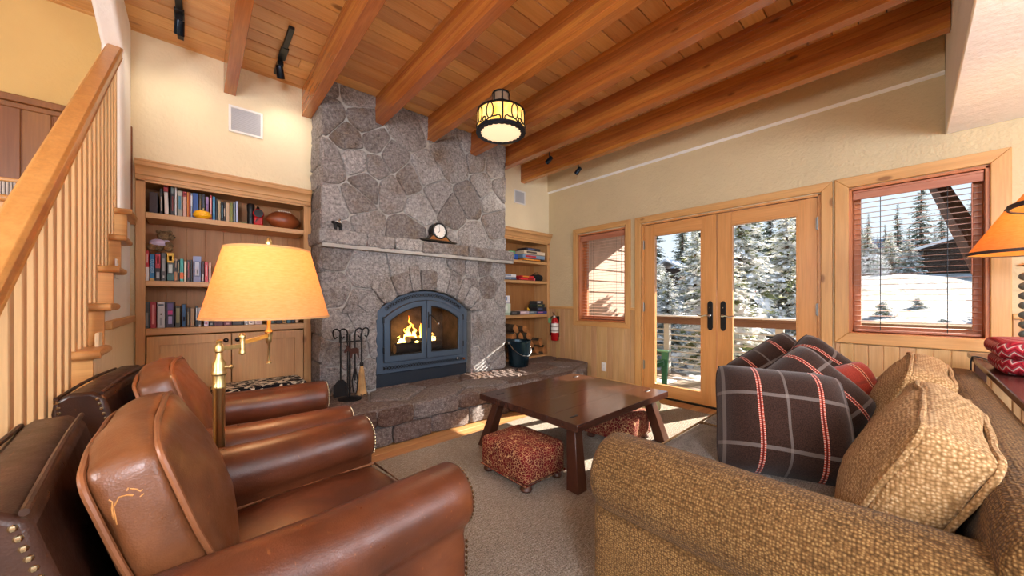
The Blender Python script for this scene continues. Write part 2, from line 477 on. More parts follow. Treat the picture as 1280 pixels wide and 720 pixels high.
def casing(name, y0, y1, z0, z1, w, sill=True):
    """flat mitred boards round an opening; y0..y1, z0..z1 are the outer edges"""
    b = MB(); xa, xb = XW - .03, XW + .004
    b.prism([(y0, z1), (y1, z1), (y1 - w, z1 - w), (y0 + w, z1 - w)], YZ, xa, xb, 0)
    if sill: b.prism([(y0, z0), (y1, z0), (y1 - w, z0 + w), (y0 + w, z0 + w)], YZ, xa, xb, 0)
    zb = z0 + w if sill else z0
    b.prism([(y0, z0), (y0 + w, zb), (y0 + w, z1 - w), (y0, z1)], YZ, xa, xb, 1)
    b.prism([(y1, z0), (y1 - w, zb), (y1 - w, z1 - w), (y1, z1)], YZ, xa, xb, 1)
    return b.build(name, [M_TRIMY, M_TRIMZ], bev=.005)
def glass(name='clear_glass'):
    m = Mat(name); t = m.t; t.nodes.remove(m.b)
    tr = m.n('BsdfTransparent'); gl = m.n('BsdfGlossy'); gl.inputs['Roughness'].default_value = .02
    fr = m.n('Fresnel'); fr.inputs['IOR'].default_value = 1.18
    mx = m.n('MixShader'); out = [n for n in t.nodes if n.type == 'OUTPUT_MATERIAL'][0]
    m.l(fr.outputs[0], mx.inputs[0]); m.l(tr.outputs[0], mx.inputs[1]); m.l(gl.outputs[0], mx.inputs[2]); m.l(mx.outputs[0], out.inputs[0])
    return m.m
M_GLASS = glass()

def window(name, trim, oy0, oy1, oz0, oz1, iy0, iy1, iz0, iz1):
    c = casing(name, oy0, oy1, oz0, oz1, iy0 - oy0); struct(c)
    b = MB()                                                # jamb lining
    b.box(XW - .01, XW + .17, iy0 - .002, iy0 + .02, iz0, iz1, 0); b.box(XW - .01, XW + .17, iy1 - .02, iy1 + .002, iz0, iz1, 0)
    b.box(XW - .01, XW + .17, iy0, iy1, iz1 - .02, iz1 + .002, 0); b.box(XW - .01, XW + .17, iy0, iy1, iz0 - .002, iz0 + .02, 0)
    struct(b.build('window_jamb', M_JAMB, c, bev=.003))
    b = MB(); f = .045                                      # sash
    o = [(iy0 + .02, iz0 + .02), (iy1 - .02, iz0 + .02), (iy1 - .02, iz1 - .02), (iy0 + .02, iz1 - .02)]
    i = [(iy0 + .02 + f, iz0 + .02 + f), (iy1 - .02 - f, iz0 + .02 + f), (iy1 - .02 - f, iz1 - .02 - f), (iy0 + .02 + f, iz1 - .02 - f)]
    b.ring(o, i, YZ, XW + .10, XW + .15); s = struct(b.build('window_sash', M_JAMB, c, bev=.004))
    b = MB(); b.prism(i, YZ, XW + .123, XW + .127); struct(b.build('window_pane', M_GLASS, s))
    return c
W1 = window('window_1', None, 2.335, 3.234, .795, 2.172, 2.405, 3.15, .868, 2.085)
W3 = window('window_2', None, -.454, .426, .795, 2.178, -.367, .340, .868, 2.085)

def blind(label, y0, y1, z0, z1, n):
    t = thing('venetian_blind', label, 'blind', (XW + .045, (y0 + y1) / 2, z0), 0, 'wooden venetian blinds')
    h = (y1 - y0) / 2; H = z1 - z0
    b = MB(); b.box(-.04, -.025, -h, h, H - .075, H); b.box(-.025, .03, -h, h, H - .035, H); b.box(-.046, -.02, -h, h, H - .018, H)
    b.build('valance', M_VAL, t, bev=.004)
    b = MB()
    for k in range(n):
        z = .05 + (H - .15) * k / (n - 1)
        b.box(-.019, .019, -h + .008, h - .008, -.0012, .0012, 0, .5, T(.008, 0, z) @ rot('Y', -4))
    b.build('slats', M_BLIND, t)
    b = MB(); b.box(-.016, .028, -h + .008, h - .008, .004, .022); b.build('bottom_rail', M_VAL, t, bev=.004)
    for s in (-1, 1):
        b = MB(); b.tube([(-.018, s * h * .52, .02), (-.018, s * h * .52, H - .04)], .0016, 5); b.tube([(.034, s * h * .52, .02), (.034, s * h * .52, H - .04)], .0016, 5)
        b.build('ladder_cord', M_BLACK, t)
    b = MB(); b.tube([(-.03, -h + .05, H - .08), (-.03, -h + .05, H * .38)], .004, 6); b.build('tilt_wand', M_VAL, t)
    return t
blind('wooden blind with open slats in the small window beside the fireplace corner', 2.428, 3.127, .889, 2.06, 25)
blind('wooden blind with open slats in the big window above the sofa', -.344, .317, .889, 2.06, 25)

# french doors
c = casing('door_1', .441, 2.270, 0, 2.172, .075, sill=False); struct(c)
b = MB(); b.box(XW - .01, XW + .17, .516, .538, 0, 2.085, 0); b.box(XW - .01, XW + .17, 2.167, 2.189, 0, 2.085, 0); b.box(XW - .01, XW + .17, .516, 2.189, 2.068, 2.087)
struct(b.build('door_jamb', M_DOORZ, c, bev=.003))
b = MB(); b.box(XW - .005, XW + .2, .516, 2.189, -.005, .016); struct(b.build('door_threshold', M_BLACK, c, bev=.003))
def leaf(name, y0, y1, gy0, gy1, hy, hand):
    b = MB(); x0, x1 = XW + .005, XW + .05
    b.box(x0, x1, y0, gy0, .02, 2.062, 1); b.box(x0, x1, gy1, y1, .02, 2.062, 1)
    b.box(x0 + .001, x1 - .001, gy0, gy1, .02, .145, 0); b.box(x0 + .001, x1 - .001, gy0, gy1, 1.932, 2.062, 0)
    d = struct(b.build(name, [M_DOORX, M_DOORZ], bev=.003))
    b = MB(); q = .012
    b.ring([(gy0, .145), (gy1, .145), (gy1, 1.932), (gy0, 1.932)], [(gy0 + q, .157), (gy1 - q, .157), (gy1 - q, 1.92), (gy0 + q, 1.92)], YZ, x0 - .004, x1 + .004)
    struct(b.build('glazing_bead', M_DOORZ, d, bev=.003))
    b = MB(); b.box(x0 + .02, x0 + .024, gy0 + .004, gy1 - .004, .149, 1.928); struct(b.build('door_pane', M_GLASS, d))
    # handle: long iron plate with pointed ends and a curved lever
    h = thing('door_handle', '', ''); del h['label']; del h['category']; h.parent = d; h.location = (x0, hy, .99)
    b = MB(); w = .026
    b.prism([(-w, -.13), (-w, .13), (-w * .4, .155), (w * .4, .155), (w, .13), (w, -.13), (w * .4, -.155), (-w * .4, -.155)], YZ, -.012, 0)
    b.build('handle_plate', M_BLACK, h, bev=.003)
    b = MB(); b.lathe([(.016, 0), (.016, .03), (.01, .035), (.01, .05)], 12, M=rot('Y', -90))
    s = hand
    b.tube([(-.05, 0, -.045 + .045), (-.055, s * .03, .004), (-.055, s * .07, -.008), (-.052, s * .105, .002), (-.048, s * .12, .012)], [.009, .008, .007, .006, .005], 8)
    b.build('lever', M_CHROME, h)
    b = MB(); b.ball((-.014, 0, .085), .008, 8); b.build('lock', M_CHROME, h)
    for z in (.32, 1.02, 1.78):
        b = MB(); yy = y1 if hand > 0 else y0
        b.box(x0 - .012, x0 + .004, yy - .012, yy + .012, z, z + .1); b.tube([(x0 - .012, yy, z - .005), (x0 - .012, yy, z + .105)], .007, 8)
        b.build('hinge', M_PEWTER, d)
    return d
leaf('door_2', 1.357, 2.165, 1.502, 2.040, 1.415, 1)
leaf('door_3', .540, 1.350, .680, 1.217, 1.290, -1)

# vents, outlet, switch
t = thing('light_switch', 'white light switch plate on the plaster beside the stair treads', 'switch', (-.3495, 3.10, 1.335))
b = MB(); b.box(0, .006, -.058, .058, -.058, .058); b.build('cover_plate', M_WHITEP, t, bev=.003)
for y in (-.024, .024):
    b = MB(); b.box(.005, .010, y - .016, y + .016, -.033, .033); b.build('rocker', M_VENTW, t, bev=.002)

def vent(label, x0, x1, z0, z1, n):
    t = thing('air_vent', label, 'vent', ((x0 + x1) / 2, YB, z0), 0, 'wall vents')
    w = (x1 - x0) / 2; h = z1 - z0
    b = MB(); b.ring([(-w, 0), (w, 0), (w, h), (-w, h)], [(-w + .018, .018), (w - .018, .018), (w - .018, h - .018), (-w + .018, h - .018)], XZ, -.012, .0)
    b.build('frame', M_VENTW, t, bev=.003)
    b = MB(); b.box(-w + .01, w - .01, -.002, 0, .01, h - .01)
    for k in range(n):
        z = .02 + (h - .04) * (k + .5) / n; b.box(-w + .018, w - .018, -.008, -.002, z - (h - .04) / n * .32, z + (h - .04) / n * .32)
    b.build('grille', M_GRILLE, t)
vent('square white wall vent high above the left bookcase', .198, .432, 2.545, 2.765, 16)
vent('small white wall vent above the narrow bookcase right of the chimney', 3.36, 3.575, 2.535, 2.73, 12)
t = thing('wall_outlet', 'white electrical outlet low on the wood wainscot below the small window', 'outlet', (XW - .018, 2.72, .265))
b = MB(); b.box(-.006, 0, -.036, .036, -.058, .058); b.build('cover_plate', M_WHITEP, t, bev=.003)
for z in (-.024, .024):
    b = MB(); b.box(-.009, -.005, -.017, .017, z - .014, z + .014); b.build('socket', M_VENTW, t, bev=.004)
# ------------------------------------------------------------------ stair
RISE, RUN = .199, .25
tz = lambda k: .738 + RISE * k
ty = lambda k: 2.04 + RUN * k
st = thing('staircase', 'wooden staircase with rounded pine treads climbing on the left', 'staircase', (-.75, 1.3, 0))
O = Vector((-.75, 1.3, 0))
for k in range(-3, 6):
    y0, z0 = ty(k), tz(k)
    b = MB()
    b.box(-1.3, -.321, y0 + .018, y0 + RUN + .035 + (.15 if k == 5 else 0), z0 - .036, z0, 0, R.random(), T(*-O))
    b.tube([(-1.3, y0 + .018, z0 - .018), (-.305, y0 + .018, z0 - .018), ], .018, 12, 0, M=T(*-O))
    b.tube([(-.321, y0 + .018, z0 - .018), (-.321, y0 + RUN + .03, z0 - .018)], .018, 12, 0, M=T(*-O))
    b.build('tread', M_STX, st)
    b = MB(); zb = max(0, z0 - RISE); b.box(-1.3, -.330, y0 + .036, y0 + .056, zb, z0 - .036, 0, R.random(), T(*-O)); b.build('riser', M_STX, st)
b = MB(); b.box(-1.3, -.452, 3.45, YB - .002, tz(5) - .036, tz(5), 0, .5, T(*-O)); b.build('landing', M_STX, st)
# plastered wall under the flight, stepping up with it
poly = [(ty(-3) + .06, 0)]
for k in range(-3, 6):
    poly += [(ty(k) + .06, tz(k) - .038), (ty(k + 1) + .06 if k < 5 else 3.25, tz(k) - .038)]
poly += [(3.25, 0)]
b = MB()
for k in range(-3, 6): b.box(-.45, -.350, ty(k) + .057, (ty(k + 1) + .057) if k < 5 else 3.68, 0, tz(k) - .037, 0, .5, T(*-O))
b.build('side_wall', M_WHITE, st)
# pale beadboard with cap below
b = MB(); y = 1.5
while y < 3.68:
    zt = 1.0
    k = int((y - .06 - 2.04) // RUN)
    zt = min(1.0, tz(k) - .04) if y < 2.45 else 1.0
    if zt > .1: b.box(-.350, -.336, y + .0015, y + .0485, .02, zt)
    y += .05
struct(b.build('trim_3', M_BEAD, bev=.003, seg=1))
b = MB(); b.box(-.351, -.322, 2.73, 3.672, 1.0, 1.045); struct(b.build('trim_4', M_TRIMY, bev=.006))
# landing wainscot behind
b = MB(); x = -2.5
while x < -.44:
    b.box(x + .002, x + .118, YB - .02, YB, 1.70, 2.40, 0, R.random()); x += .12
b.box(-2.5, -.434, YB - .014, YB, 1.7, 2.4, 0, .1)
struct(b.build('trim_5', M_DWAIN, bev=.004, seg=1))
b = MB(); b.box(-2.5, -.434, YB - .045, YB, 2.385, 2.43); b.box(-2.5, -.434, YB - .03, YB, 2.35, 2.386); struct(b.build('trim_6', M_DWAIN, bev=.006))
t = thing('storage_basket', 'grey striped woven basket with a pale wooden lid on the stair landing', 'basket', (-.98, 3.6, tz(5)))
b = MB(); b.box(-.13, .2, -.09, .09, 0, .11)
for k in range(26): b.tube([(-.13 + k * .013, -.093, .0), (-.13 + k * .013, -.093, .11)], .005, 6, 1)
b.build('basket_body', [plain('grey_wicker', '6e6660', .8), plain('pale_wicker', 'c9c2b8', .8)], t)
b = MB(); b.box(-.14, .21, -.105, .1, .11, .135); b.build('lid', M_STX, t, bev=.008)

# railing: handrail and square balusters
rl = thing('stair_railing', 'oak handrail on square maple balusters along the stair', 'railing', (-.39, 1.0, 0))
zr = lambda y: 1.30 + .834 * (y - 1.609)                    # underside-to-top reference of the rail
y0, y1 = .9, 3.402
sec = [(-.036, -.062), (-.030, -.058), (-.030, -.03), (-.036, -.022), (-.036, -.006), (-.026, .004), (.026, .004), (.036, -.006), (.036, -.022), (.030, -.03), (.030, -.058), (.036, -.062)]
b = MB()
n = len(sec)
vs = [(u, y - 1.0, zr(y) + w * 1.18) for y in (y0, y1) for u, w in sec]
b.add(vs, [tuple(range(n)), tuple(range(n, 2 * n))[::-1]] + [(i, n + i, n + (i + 1) % n, (i + 1) % n) for i in range(n)])
b.build('handrail', M_RAILW, rl, bev=.004, ang=30)
y = 1.32
while y < 3.38:
    k = int(math.floor((y - 2.04) / RUN)); zb = tz(k) if k >= -3 else 0
    b = MB(); b.box(-.017, .017, -.017, .017, 0, zr(y) - .06 - zb + .012); b.build('baluster', M_STZ, rl, loc=(0, y - 1.0, zb), bev=.003, seg=1)
    y += RUN / 2.5
# ------------------------------------------------------------------ stonework
def clip(poly, p, n):
    """keep the side of the line through p where (q-p).n <= 0"""
    out = []
    for i in range(len(poly)):
        a, c = poly[i], poly[(i + 1) % len(poly)]
        da = (a[0] - p[0]) * n[0] + (a[1] - p[1]) * n[1]; dc = (c[0] - p[0]) * n[0] + (c[1] - p[1]) * n[1]
        if da <= 0: out.append(a)
        if (da < 0 < dc) or (dc < 0 < da):
            s = da / (da - dc); out.append((a[0] + (c[0] - a[0]) * s, a[1] + (c[1] - a[1]) * s))
    return out
def cells(region, dist, rnd, ax=1., ay=1., tries=6000):
    xs = [p[0] for p in region]; ys = [p[1] for p in region]
    seeds = []
    for _ in range(tries):
        q = (rnd.uniform(min(xs), max(xs)), rnd.uniform(min(ys), max(ys)))
        d = dist * rnd.choice((.72, .9, 1., 1.25, 1.5))
        if all(((q[0] - s[0]) / ax) ** 2 + ((q[1] - s[1]) / ay) ** 2 > (max(d, s[2]) * .98) ** 2 for s in seeds): seeds.append((*q, d))
    out = []
    for s in seeds:
        poly = list(region)
        for o in seeds:
            if o is s or not poly: continue
            w = .5 + .16 * (s[2] - o[2]) / (s[2] + o[2])
            mid = (s[0] + (o[0] - s[0]) * w, s[1] + (o[1] - s[1]) * w)
            poly = clip(poly, mid, ((o[0] - s[0]) / ax ** 2, (o[1] - s[1]) / ay ** 2))
        if len(poly) > 2: out.append(poly)
    return out
def area(p): return abs(sum(p[i][0] * p[(i + 1) % len(p)][1] - p[(i + 1) % len(p)][0] * p[i][1] for i in range(len(p)))) / 2
def stone(b, poly, put, depth=.04, gap=.0032, rough=.012, tint=None, rnd=R):
    if area(poly) < .0012: return
    if sum(poly[i][0] * poly[(i + 1) % len(poly)][1] - poly[(i + 1) % len(poly)][0] * poly[i][1] for i in range(len(poly))) < 0: poly = poly[::-1]
    cx = sum(p[0] for p in poly) / len(poly); cy = sum(p[1] for p in poly) / len(poly)
    for i in range(len(poly)):                               # inset every side by the joint
        pass
    P = list(poly); n = len(poly)
    for i in range(n):
        a, c = poly[i], poly[(i + 1) % n]; d = math.hypot(c[0] - a[0], c[1] - a[1])
        if d < 1e-5: continue
        nx, ny = (c[1] - a[1]) / d, -(c[0] - a[0]) / d
        P = clip(P, (a[0] - nx * gap, a[1] - ny * gap), (nx, ny))
        if len(P) < 3: return
    if area(P) < .0008: return
    out = []
    for i in range(len(P)):
        a, c = P[i], P[(i + 1) % len(P)]; d = math.hypot(c[0] - a[0], c[1] - a[1]); k = max(1, int(d / .035))
        for j in range(k): out.append((a[0] + (c[0] - a[0]) * j / k, a[1] + (c[1] - a[1]) * j / k))
    # round the corners and roughen the outline
    for _ in range(1):
        m = len(out); out = [(out[i][0] * .6 + (out[i - 1][0] + out[(i + 1) % m][0]) * .2, out[i][1] * .6 + (out[i - 1][1] + out[(i + 1) % m][1]) * .2) for i in range(m)]
    s = rnd.uniform(0, 90); m = len(out); tilt = (rnd.uniform(-.03, .03), rnd.uniform(-.03, .03)); dd = depth + rnd.uniform(-.007, .007)
    out = [(x + .006 * noise.noise((x * 22, y * 22, s)), y + .006 * noise.noise((x * 22, y * 22, s + 5))) for x, y in out]
    cx = sum(p[0] for p in out) / m; cy = sum(p[1] for p in out) / m
    vs = []; fs = []
    rings = ((1., 0.), (1., .62), (.955, .93), (.82, 1.), (.55, 1.04), (.25, 1.05))
    for f, h in rings:
        for x, y in out:
            u = cx + (x - cx) * f; v = cy + (y - cy) * f
            z = dd * h
            if h: z += rough * (noise.noise((u * 16, v * 16, s)) + .6 * noise.noise((u * 40, v * 40, s))) + tilt[0] * (u - cx) + tilt[1] * (v - cy)
            vs.append(put(u, v, z))
    vs.append(put(cx, cy, dd * 1.05)); c = len(vs) - 1
    for r in range(len(rings) - 1):
        for i in range(m): fs.append((r * m + i, r * m + (i + 1) % m, (r + 1) * m + (i + 1) % m, (r + 1) * m + i))
    r = len(rings) - 1
    for i in range(m): fs.append((r * m + i, r * m + (i + 1) % m, c))
    b.add(vs, fs, 0, rnd.random() if tint is None else tint)

CX = 1.83                                                    # centre of the arch
AX0, AX1 = 1.29, 2.37
ar = lambda R_, x: .476 + math.sqrt(max(0, R_ * R_ - (x - CX) ** 2))
FP = thing('stone_fireplace', 'tall grey granite fireplace chimney with mantel shelf and raised stone hearth', 'fireplace', (CX, YF, 0))
F = Vector((CX, YF, 0))
rel = lambda p: (p[0] - CX, p[1] - YF, p[2])
front = lambda u, v, d: rel((u, YF + .045 - d, v))
rs = random.Random(5)
b = MB()
# core behind the stones (mortar)
b.box(.825, AX0, YF + .022, YB + .3, 0, ZC, 1, .5, T(-CX, -YF, 0)); b.box(AX1 + .03, 2.905, YF + .022, YB + .3, 0, ZC, 1, .5, T(-CX, -YF, 0))
b.box(AX0, AX1 + .03, YF + .022, YB + .3, 1.262, ZC, 1, .5, T(-CX, -YF, 0))
N_ = 24
up = [(AX0 + (AX1 - AX0) * i / N_, 1.27) for i in range(N_ + 1)]; dn = [(x, min(1.262, ar(.79, x))) for x, _ in up]
b.ring(up, dn, lambda u, v, d: rel((u, d, v)), YF + .022, YF + .14, 1, closed=False)
b.box(AX0, AX1 + .03, YF + .5, YB + .3, 0, 1.3, 1, .5, T(-CX, -YF, 0))
# upper chimney
for p in cells([(.81, 1.74), (2.92, 1.74), (2.92, ZC), (.81, ZC)], .245, rs, 1., 1.05): stone(b, p, front, rnd=rs)
# lower chimney, keeping clear of the arch ring
low = cells([(.81, .3), (2.92, .3), (2.92, 1.66), (.81, 1.66)], .215, rs, 1., 1.08)
RM = .93
for p in low:
    cx = sum(q[0] for q in p) / len(p); cz = sum(q[1] for q in p) / len(p)
    inside = any(AX0 < q[0] < AX1 + .04 and q[1] < ar(RM, q[0]) for q in p) or (AX0 < cx < AX1)
    if not inside: stone(b, p, front, rnd=rs); continue
    L = clip(p, (AX0 - .002, 0), (1, 0)); L = clip(L, (0, 1.06), (0, 1)) if L else L
    if len(L) > 2: stone(b, L, front, rnd=rs)
    L = clip(p, (AX1 + .042, 0), (-1, 0)); L = clip(L, (0, 1.06), (0, 1)) if L else L
    if len(L) > 2: stone(b, L, front, rnd=rs)
    L = clip(p, (0, 1.06), (0, -1))
    if len(L) > 2:
        ca = sum(q[0] for q in L) / len(L); cb = sum(q[1] for q in L) / len(L)
        a = math.atan2(cb - .476, ca - CX); L = clip(L, (CX + RM * math.cos(a), .476 + RM * math.sin(a)), (-math.cos(a), -math.sin(a)))
        if len(L) > 2: stone(b, L, front, rnd=rs)
# arch stones
a0, a1 = math.acos((AX1 + .06 - CX) / .8), PI - math.acos((CX - AX0 + .02) / .8)
cuts = [a0 - .12]; 
while cuts[-1] < a1 + .1: cuts.append(cuts[-1] + rs.choice((.13, .17, .21)))
for i in range(len(cuts) - 1):
    q0, q1 = cuts[i], cuts[i + 1]; ro = RM + rs.uniform(.04, .14)
    P = [(CX + .775 * math.cos(q), .476 + .775 * math.sin(q)) for q in (q0, (q0 + q1) / 2, q1)][::-1] + [(CX + ro * math.cos(q), .476 + ro * math.sin(q)) for q in (q0, q1)]
    P = clip(P, (0, 1.03), (0, -1))
    if len(P) > 2: stone(b, P, lambda u, v, d: front(u, v, d + .012), .045, rnd=rs)
# flank stones (left side faces the room) and right flank
for xs, sg in ((.81, -1), (2.92, 1)):
    put = lambda u, v, d, xs=xs, sg=sg: rel((xs + sg * (d - .035), u, v))
    z = .3
    while z < ZC - .05:
        h = rs.uniform(.16, .34); z1 = min(z + h, ZC); m = YF + rs.uniform(.12, .24)
        cut = [YF + .01, YB] if rs.random() < .5 else [YF + .01, m, YB]
        for i in range(len(cut) - 1):
            stone(b, [(cut[i], z), (cut[i + 1], z), (cut[i + 1], z1), (cut[i], z1)], put, .04, rnd=rs)
        z = z1
# reveal beside the firebox
for xs, sg in ((AX1 + .045, -1), (AX0 - .003, 1)):
    put = lambda u, v, d, xs=xs, sg=sg: rel((xs + sg * (d - .02), u, v))
    z = .3
    while z < 1.08:
        z1 = min(z + rs.uniform(.15, .3), 1.1); stone(b, [(YF + .01, z), (YF + .13, z), (YF + .13, z1), (YF + .01, z1)], put, .03, rnd=rs); z = z1
b.build('chimney_stonework', [M_STONE, M_MORTAR], FP, ang=50)

def rough_block(b, x0, x1, y0, y1, z0, z1, seed, tint, amp=.008, m=0):
    M = T((x0 + x1) / 2 - CX, (y0 + y1) / 2 - YF, (z0 + z1) / 2)
    k = len(b.f); b.rbox(x1 - x0, y1 - y0, z1 - z0, .018, 14, (0, 0, 0), M, amp, seed, m, 14.)
    for i in range(k, len(b.f)): b.t[i] = tint
b = MB(); xs = [.775, 1.17, 1.44, 1.73, 2.30, 2.995]
for i in range(5): rough_block(b, xs[i] + .003, xs[i + 1] - .003, YF - .085, YF + .03, 1.645, 1.768 - .004 * (i % 2), i + 1, rs.random(), .011)
rough_block(b, .775, .84, YF - .03, YB, 1.645, 1.765, 9, .4)
b.box(.80, 2.98, YF - .07, YF + .03, 1.615, 1.648, 1, .5, T(-CX, -YF, 0))
b.build('mantel_shelf', [M_STONE, M_MORTAR], FP, ang=60)

# hearth: thick slabs over a course of blocks
HZ = .298
Hreg = [(.55, 2.745), (3.46, 2.70), (3.70, 2.74), (4.085, 2.99), (4.085, YB), (.55, YB)]
top = lambda u, v, d: rel((u, v, HZ - .055 + d))
b = MB()
for p in cells(Hreg, .36, rs, 1.25, 1.): stone(b, p, top, .055, .005, .005, rnd=rs)
b.prism([(.58, 2.80), (3.44, 2.77), (3.68, 2.80), (4.08, 3.03), (4.08, YB), (.58, YB)], lambda u, v, d: rel((u, v, d)), .0, HZ - .03, 1)
x = .55
fr = lambda u, v, d: rel((u, 2.78 - .035 * (u - .55) / 2.9 - d, v))
while x < 3.46:
    x1 = min(x + rs.uniform(.24, .55), 3.47)
    if x1 > 3.35: x1 = 3.47
    stone(b, [(x, .155), (x1, .155), (x1, HZ), (x, HZ)], fr, .045, .004, .013, rnd=rs); x = x1
x = .55
while x < 3.46:
    x1 = min(x + rs.uniform(.2, .42), 3.47)
    if x1 > 3.36: x1 = 3.47
    stone(b, [(x, 0), (x1, 0), (x1, .155), (x, .155)], fr, .035, .004, .013, rnd=rs); x = x1
E1, E2 = Vector((3.46, 2.745)), Vector((4.085, 2.99)); ed = E2 - E1; en = Vector((ed.y, -ed.x)).normalized()
ef = lambda u, v, d: rel((E1.x + ed.x * u + en.x * (d - .03), E1.y + ed.y * u + en.y * (d - .03), v))
for u0, u1 in ((0, .42), (.42, 1)):
    p = [(u0, 0), (u1, 0), (u1, HZ), (u0, HZ)]; stone(b, p, ef, .03, .004, .01, rnd=rs)
b.build('hearth', [M_STONEH, M_MORTAR], FP, ang=55)

# ------------------------------------------------------------------ firebox insert
IY = YF + .045
IN = thing('fireplace_insert', 'blue-grey steel arched fireplace insert with two glass doors', 'fireplace insert', (CX, IY, HZ))
ip = lambda u, v, d: (u, d, v - HZ)
arc = lambda R_, w, n=24: [(w - 2 * w * i / n, .476 + math.sqrt(R_ * R_ - (w - 2 * w * i / n) ** 2)) for i in range(n + 1)]
def outline(R_, w, z0): return [(-w, z0), (w, z0)] + arc(R_, w)
b = MB()
b.ring(outline(.774, .527, .43), outline(.678, .46, .535), ip, 0, .02)
b.build('surround', M_STEEL, IN, bev=.003)
b = MB(); b.box(-.527, .527, .012, .04, 0, .425 - HZ); b.box(-.527, .527, .004, .02, .427 - HZ, .434 - HZ); b.build('lower_panel', M_STEELD, IN, bev=.003)
# vents: black strips behind a crossed steel lattice
b = MB(); b.box(-.46, .45, -.001, .003, .462 - HZ, .502 - HZ, 0)
n = 28
for i in range(n):
    xa = -.45 + .89 * i / n; xb = xa + .89 / n
    for z0, z1 in ((.464, .5), (.5, .464)):
        b.bar((xa, -.004, z0 - HZ), (xb, -.004, z1 - HZ), .0034, .004, 1)
b.bar((-.46, -.003, .462 - HZ), (.45, -.003, .462 - HZ), .006, .005, 1); b.bar((-.46, -.003, .502 - HZ), (.45, -.003, .502 - HZ), .006, .005, 1)
b.build('lower_vent', [M_BLACK, M_STEEL], IN)
b = MB(); A0, A1 = math.acos(.44 / .735), PI - math.acos(.44 / .735); n = 30
P = lambda r, a, y: (r * math.cos(a), y, .476 + r * math.sin(a) - HZ)
pts = [A0 + (A1 - A0) * i / n for i in range(n + 1)]
b.ring([(.752 * math.cos(a), .476 + .752 * math.sin(a)) for a in pts], [(.712 * math.cos(a), .476 + .712 * math.sin(a)) for a in pts], ip, -.001, .004, 0, closed=False)
for i in range(n):
    b.bar(P(.714, pts[i], -.004), P(.75, pts[i + 1], -.004), .004, .004, 1); b.bar(P(.75, pts[i], -.004), P(.714, pts[i + 1], -.004), .004, .004, 1)
b.tube([P(.713, a, -.003) for a in pts], .003, 6, 1); b.tube([P(.752, a, -.003) for a in pts], .003, 6, 1)
b.build('arched_vent', [M_BLACK, M_STEEL], IN)
for s in (-1, 1):
    def half(R_, xin, xout, z0):
        return [(s * xin, z0), (s * xout, z0)] + [(s * (xout + (xin - xout) * i / 14), .474 + math.sqrt(R_ ** 2 - (xout + (xin - xout) * i / 14) ** 2)) for i in range(15)]
    d = MB(); d.ring(half(.676, .003, .457, .54), half(.622, .052, .40, .60), ip, -.022, .004)
    d = d.build('door', M_STEEL, IN, bev=.004)
    g = MB(); g.prism(half(.624, .05, .402, .598), ip, -.008, -.004); g.build('glass_pane', M_GLASS, d)
    g = MB(); g.ring(half(.624, .05, .402, .598), half(.612, .062, .388, .612), ip, -.016, -.006); g.build('gasket_frame', M_BLACK, d, bev=.002)
    for z in (.63, .93):
        h = MB(); h.tube([(s * .462, -.018, z - HZ), (s * .462, -.018, z + .06 - HZ)], .008, 8); h.build('hinge', M_BLACK, d)
h = MB(); h.tube([(.02, -.03, .98 - HZ), (.02, -.05, 1.0 - HZ), (.05, -.055, .985 - HZ), (.12, -.05, .905 - HZ)], .006, 8); h.tube([(.02, -.02, 1.03 - HZ), (.02, -.028, .86 - HZ)], .008, 8)
h.build('door_latch', M_BLACK, IN)
h = MB(); h.ball((.125, -.05, .90 - HZ), .013, 10); h.build('latch_knob', M_CHROME, IN)
h = MB(); h.lathe([(.014, 0), (.014, .02), (.008, .026)], 12, M=T(.475, 0, .482 - HZ) @ rot('X', 90)); h.build('control_knob', plain('copper_knob', '9a5a3a', .3, 1.), IN)
h = MB(); h.lathe([(.012, 0), (.012, .018), (.006, .022)], 12, M=T(.385, 0, .495 - HZ) @ rot('X', 90)); h.build('air_knob', M_CHROME, IN)
M_BRICK = plain('sooty_firebrick', '46392f', .9, var=.3)
b = MB()
b.box(-.455, .455, .40, .43, .50 - HZ, 1.2 - HZ); b.box(-.47, -.44, .025, .43, .50 - HZ, 1.12 - HZ); b.box(.44, .47, .025, .43, .50 - HZ, 1.12 - HZ)
b.box(-.47, .47, .025, .43, .50 - HZ, .53 - HZ); b.box(-.47, .47, .025, .43, 1.14 - HZ, 1.2 - HZ)
b.build('firebox', M_BRICK, IN, bev=.004)
h = MB()
for x in (-.32, .32): h.bar((x, .08, .57 - HZ), (x, .34, .57 - HZ), .02, .02)
for i in range(5): h.bar((-.34, .1 + i * .055, .585 - HZ), (.34, .1 + i * .055, .585 - HZ), .014, .014)
h.build('grate', M_IRON, IN)
M_BARK = plain('charred_bark', '241a14', .95, var=.4)
M_LOGEND = plain('split_log_wood', 'b98a55', .8, var=.15)
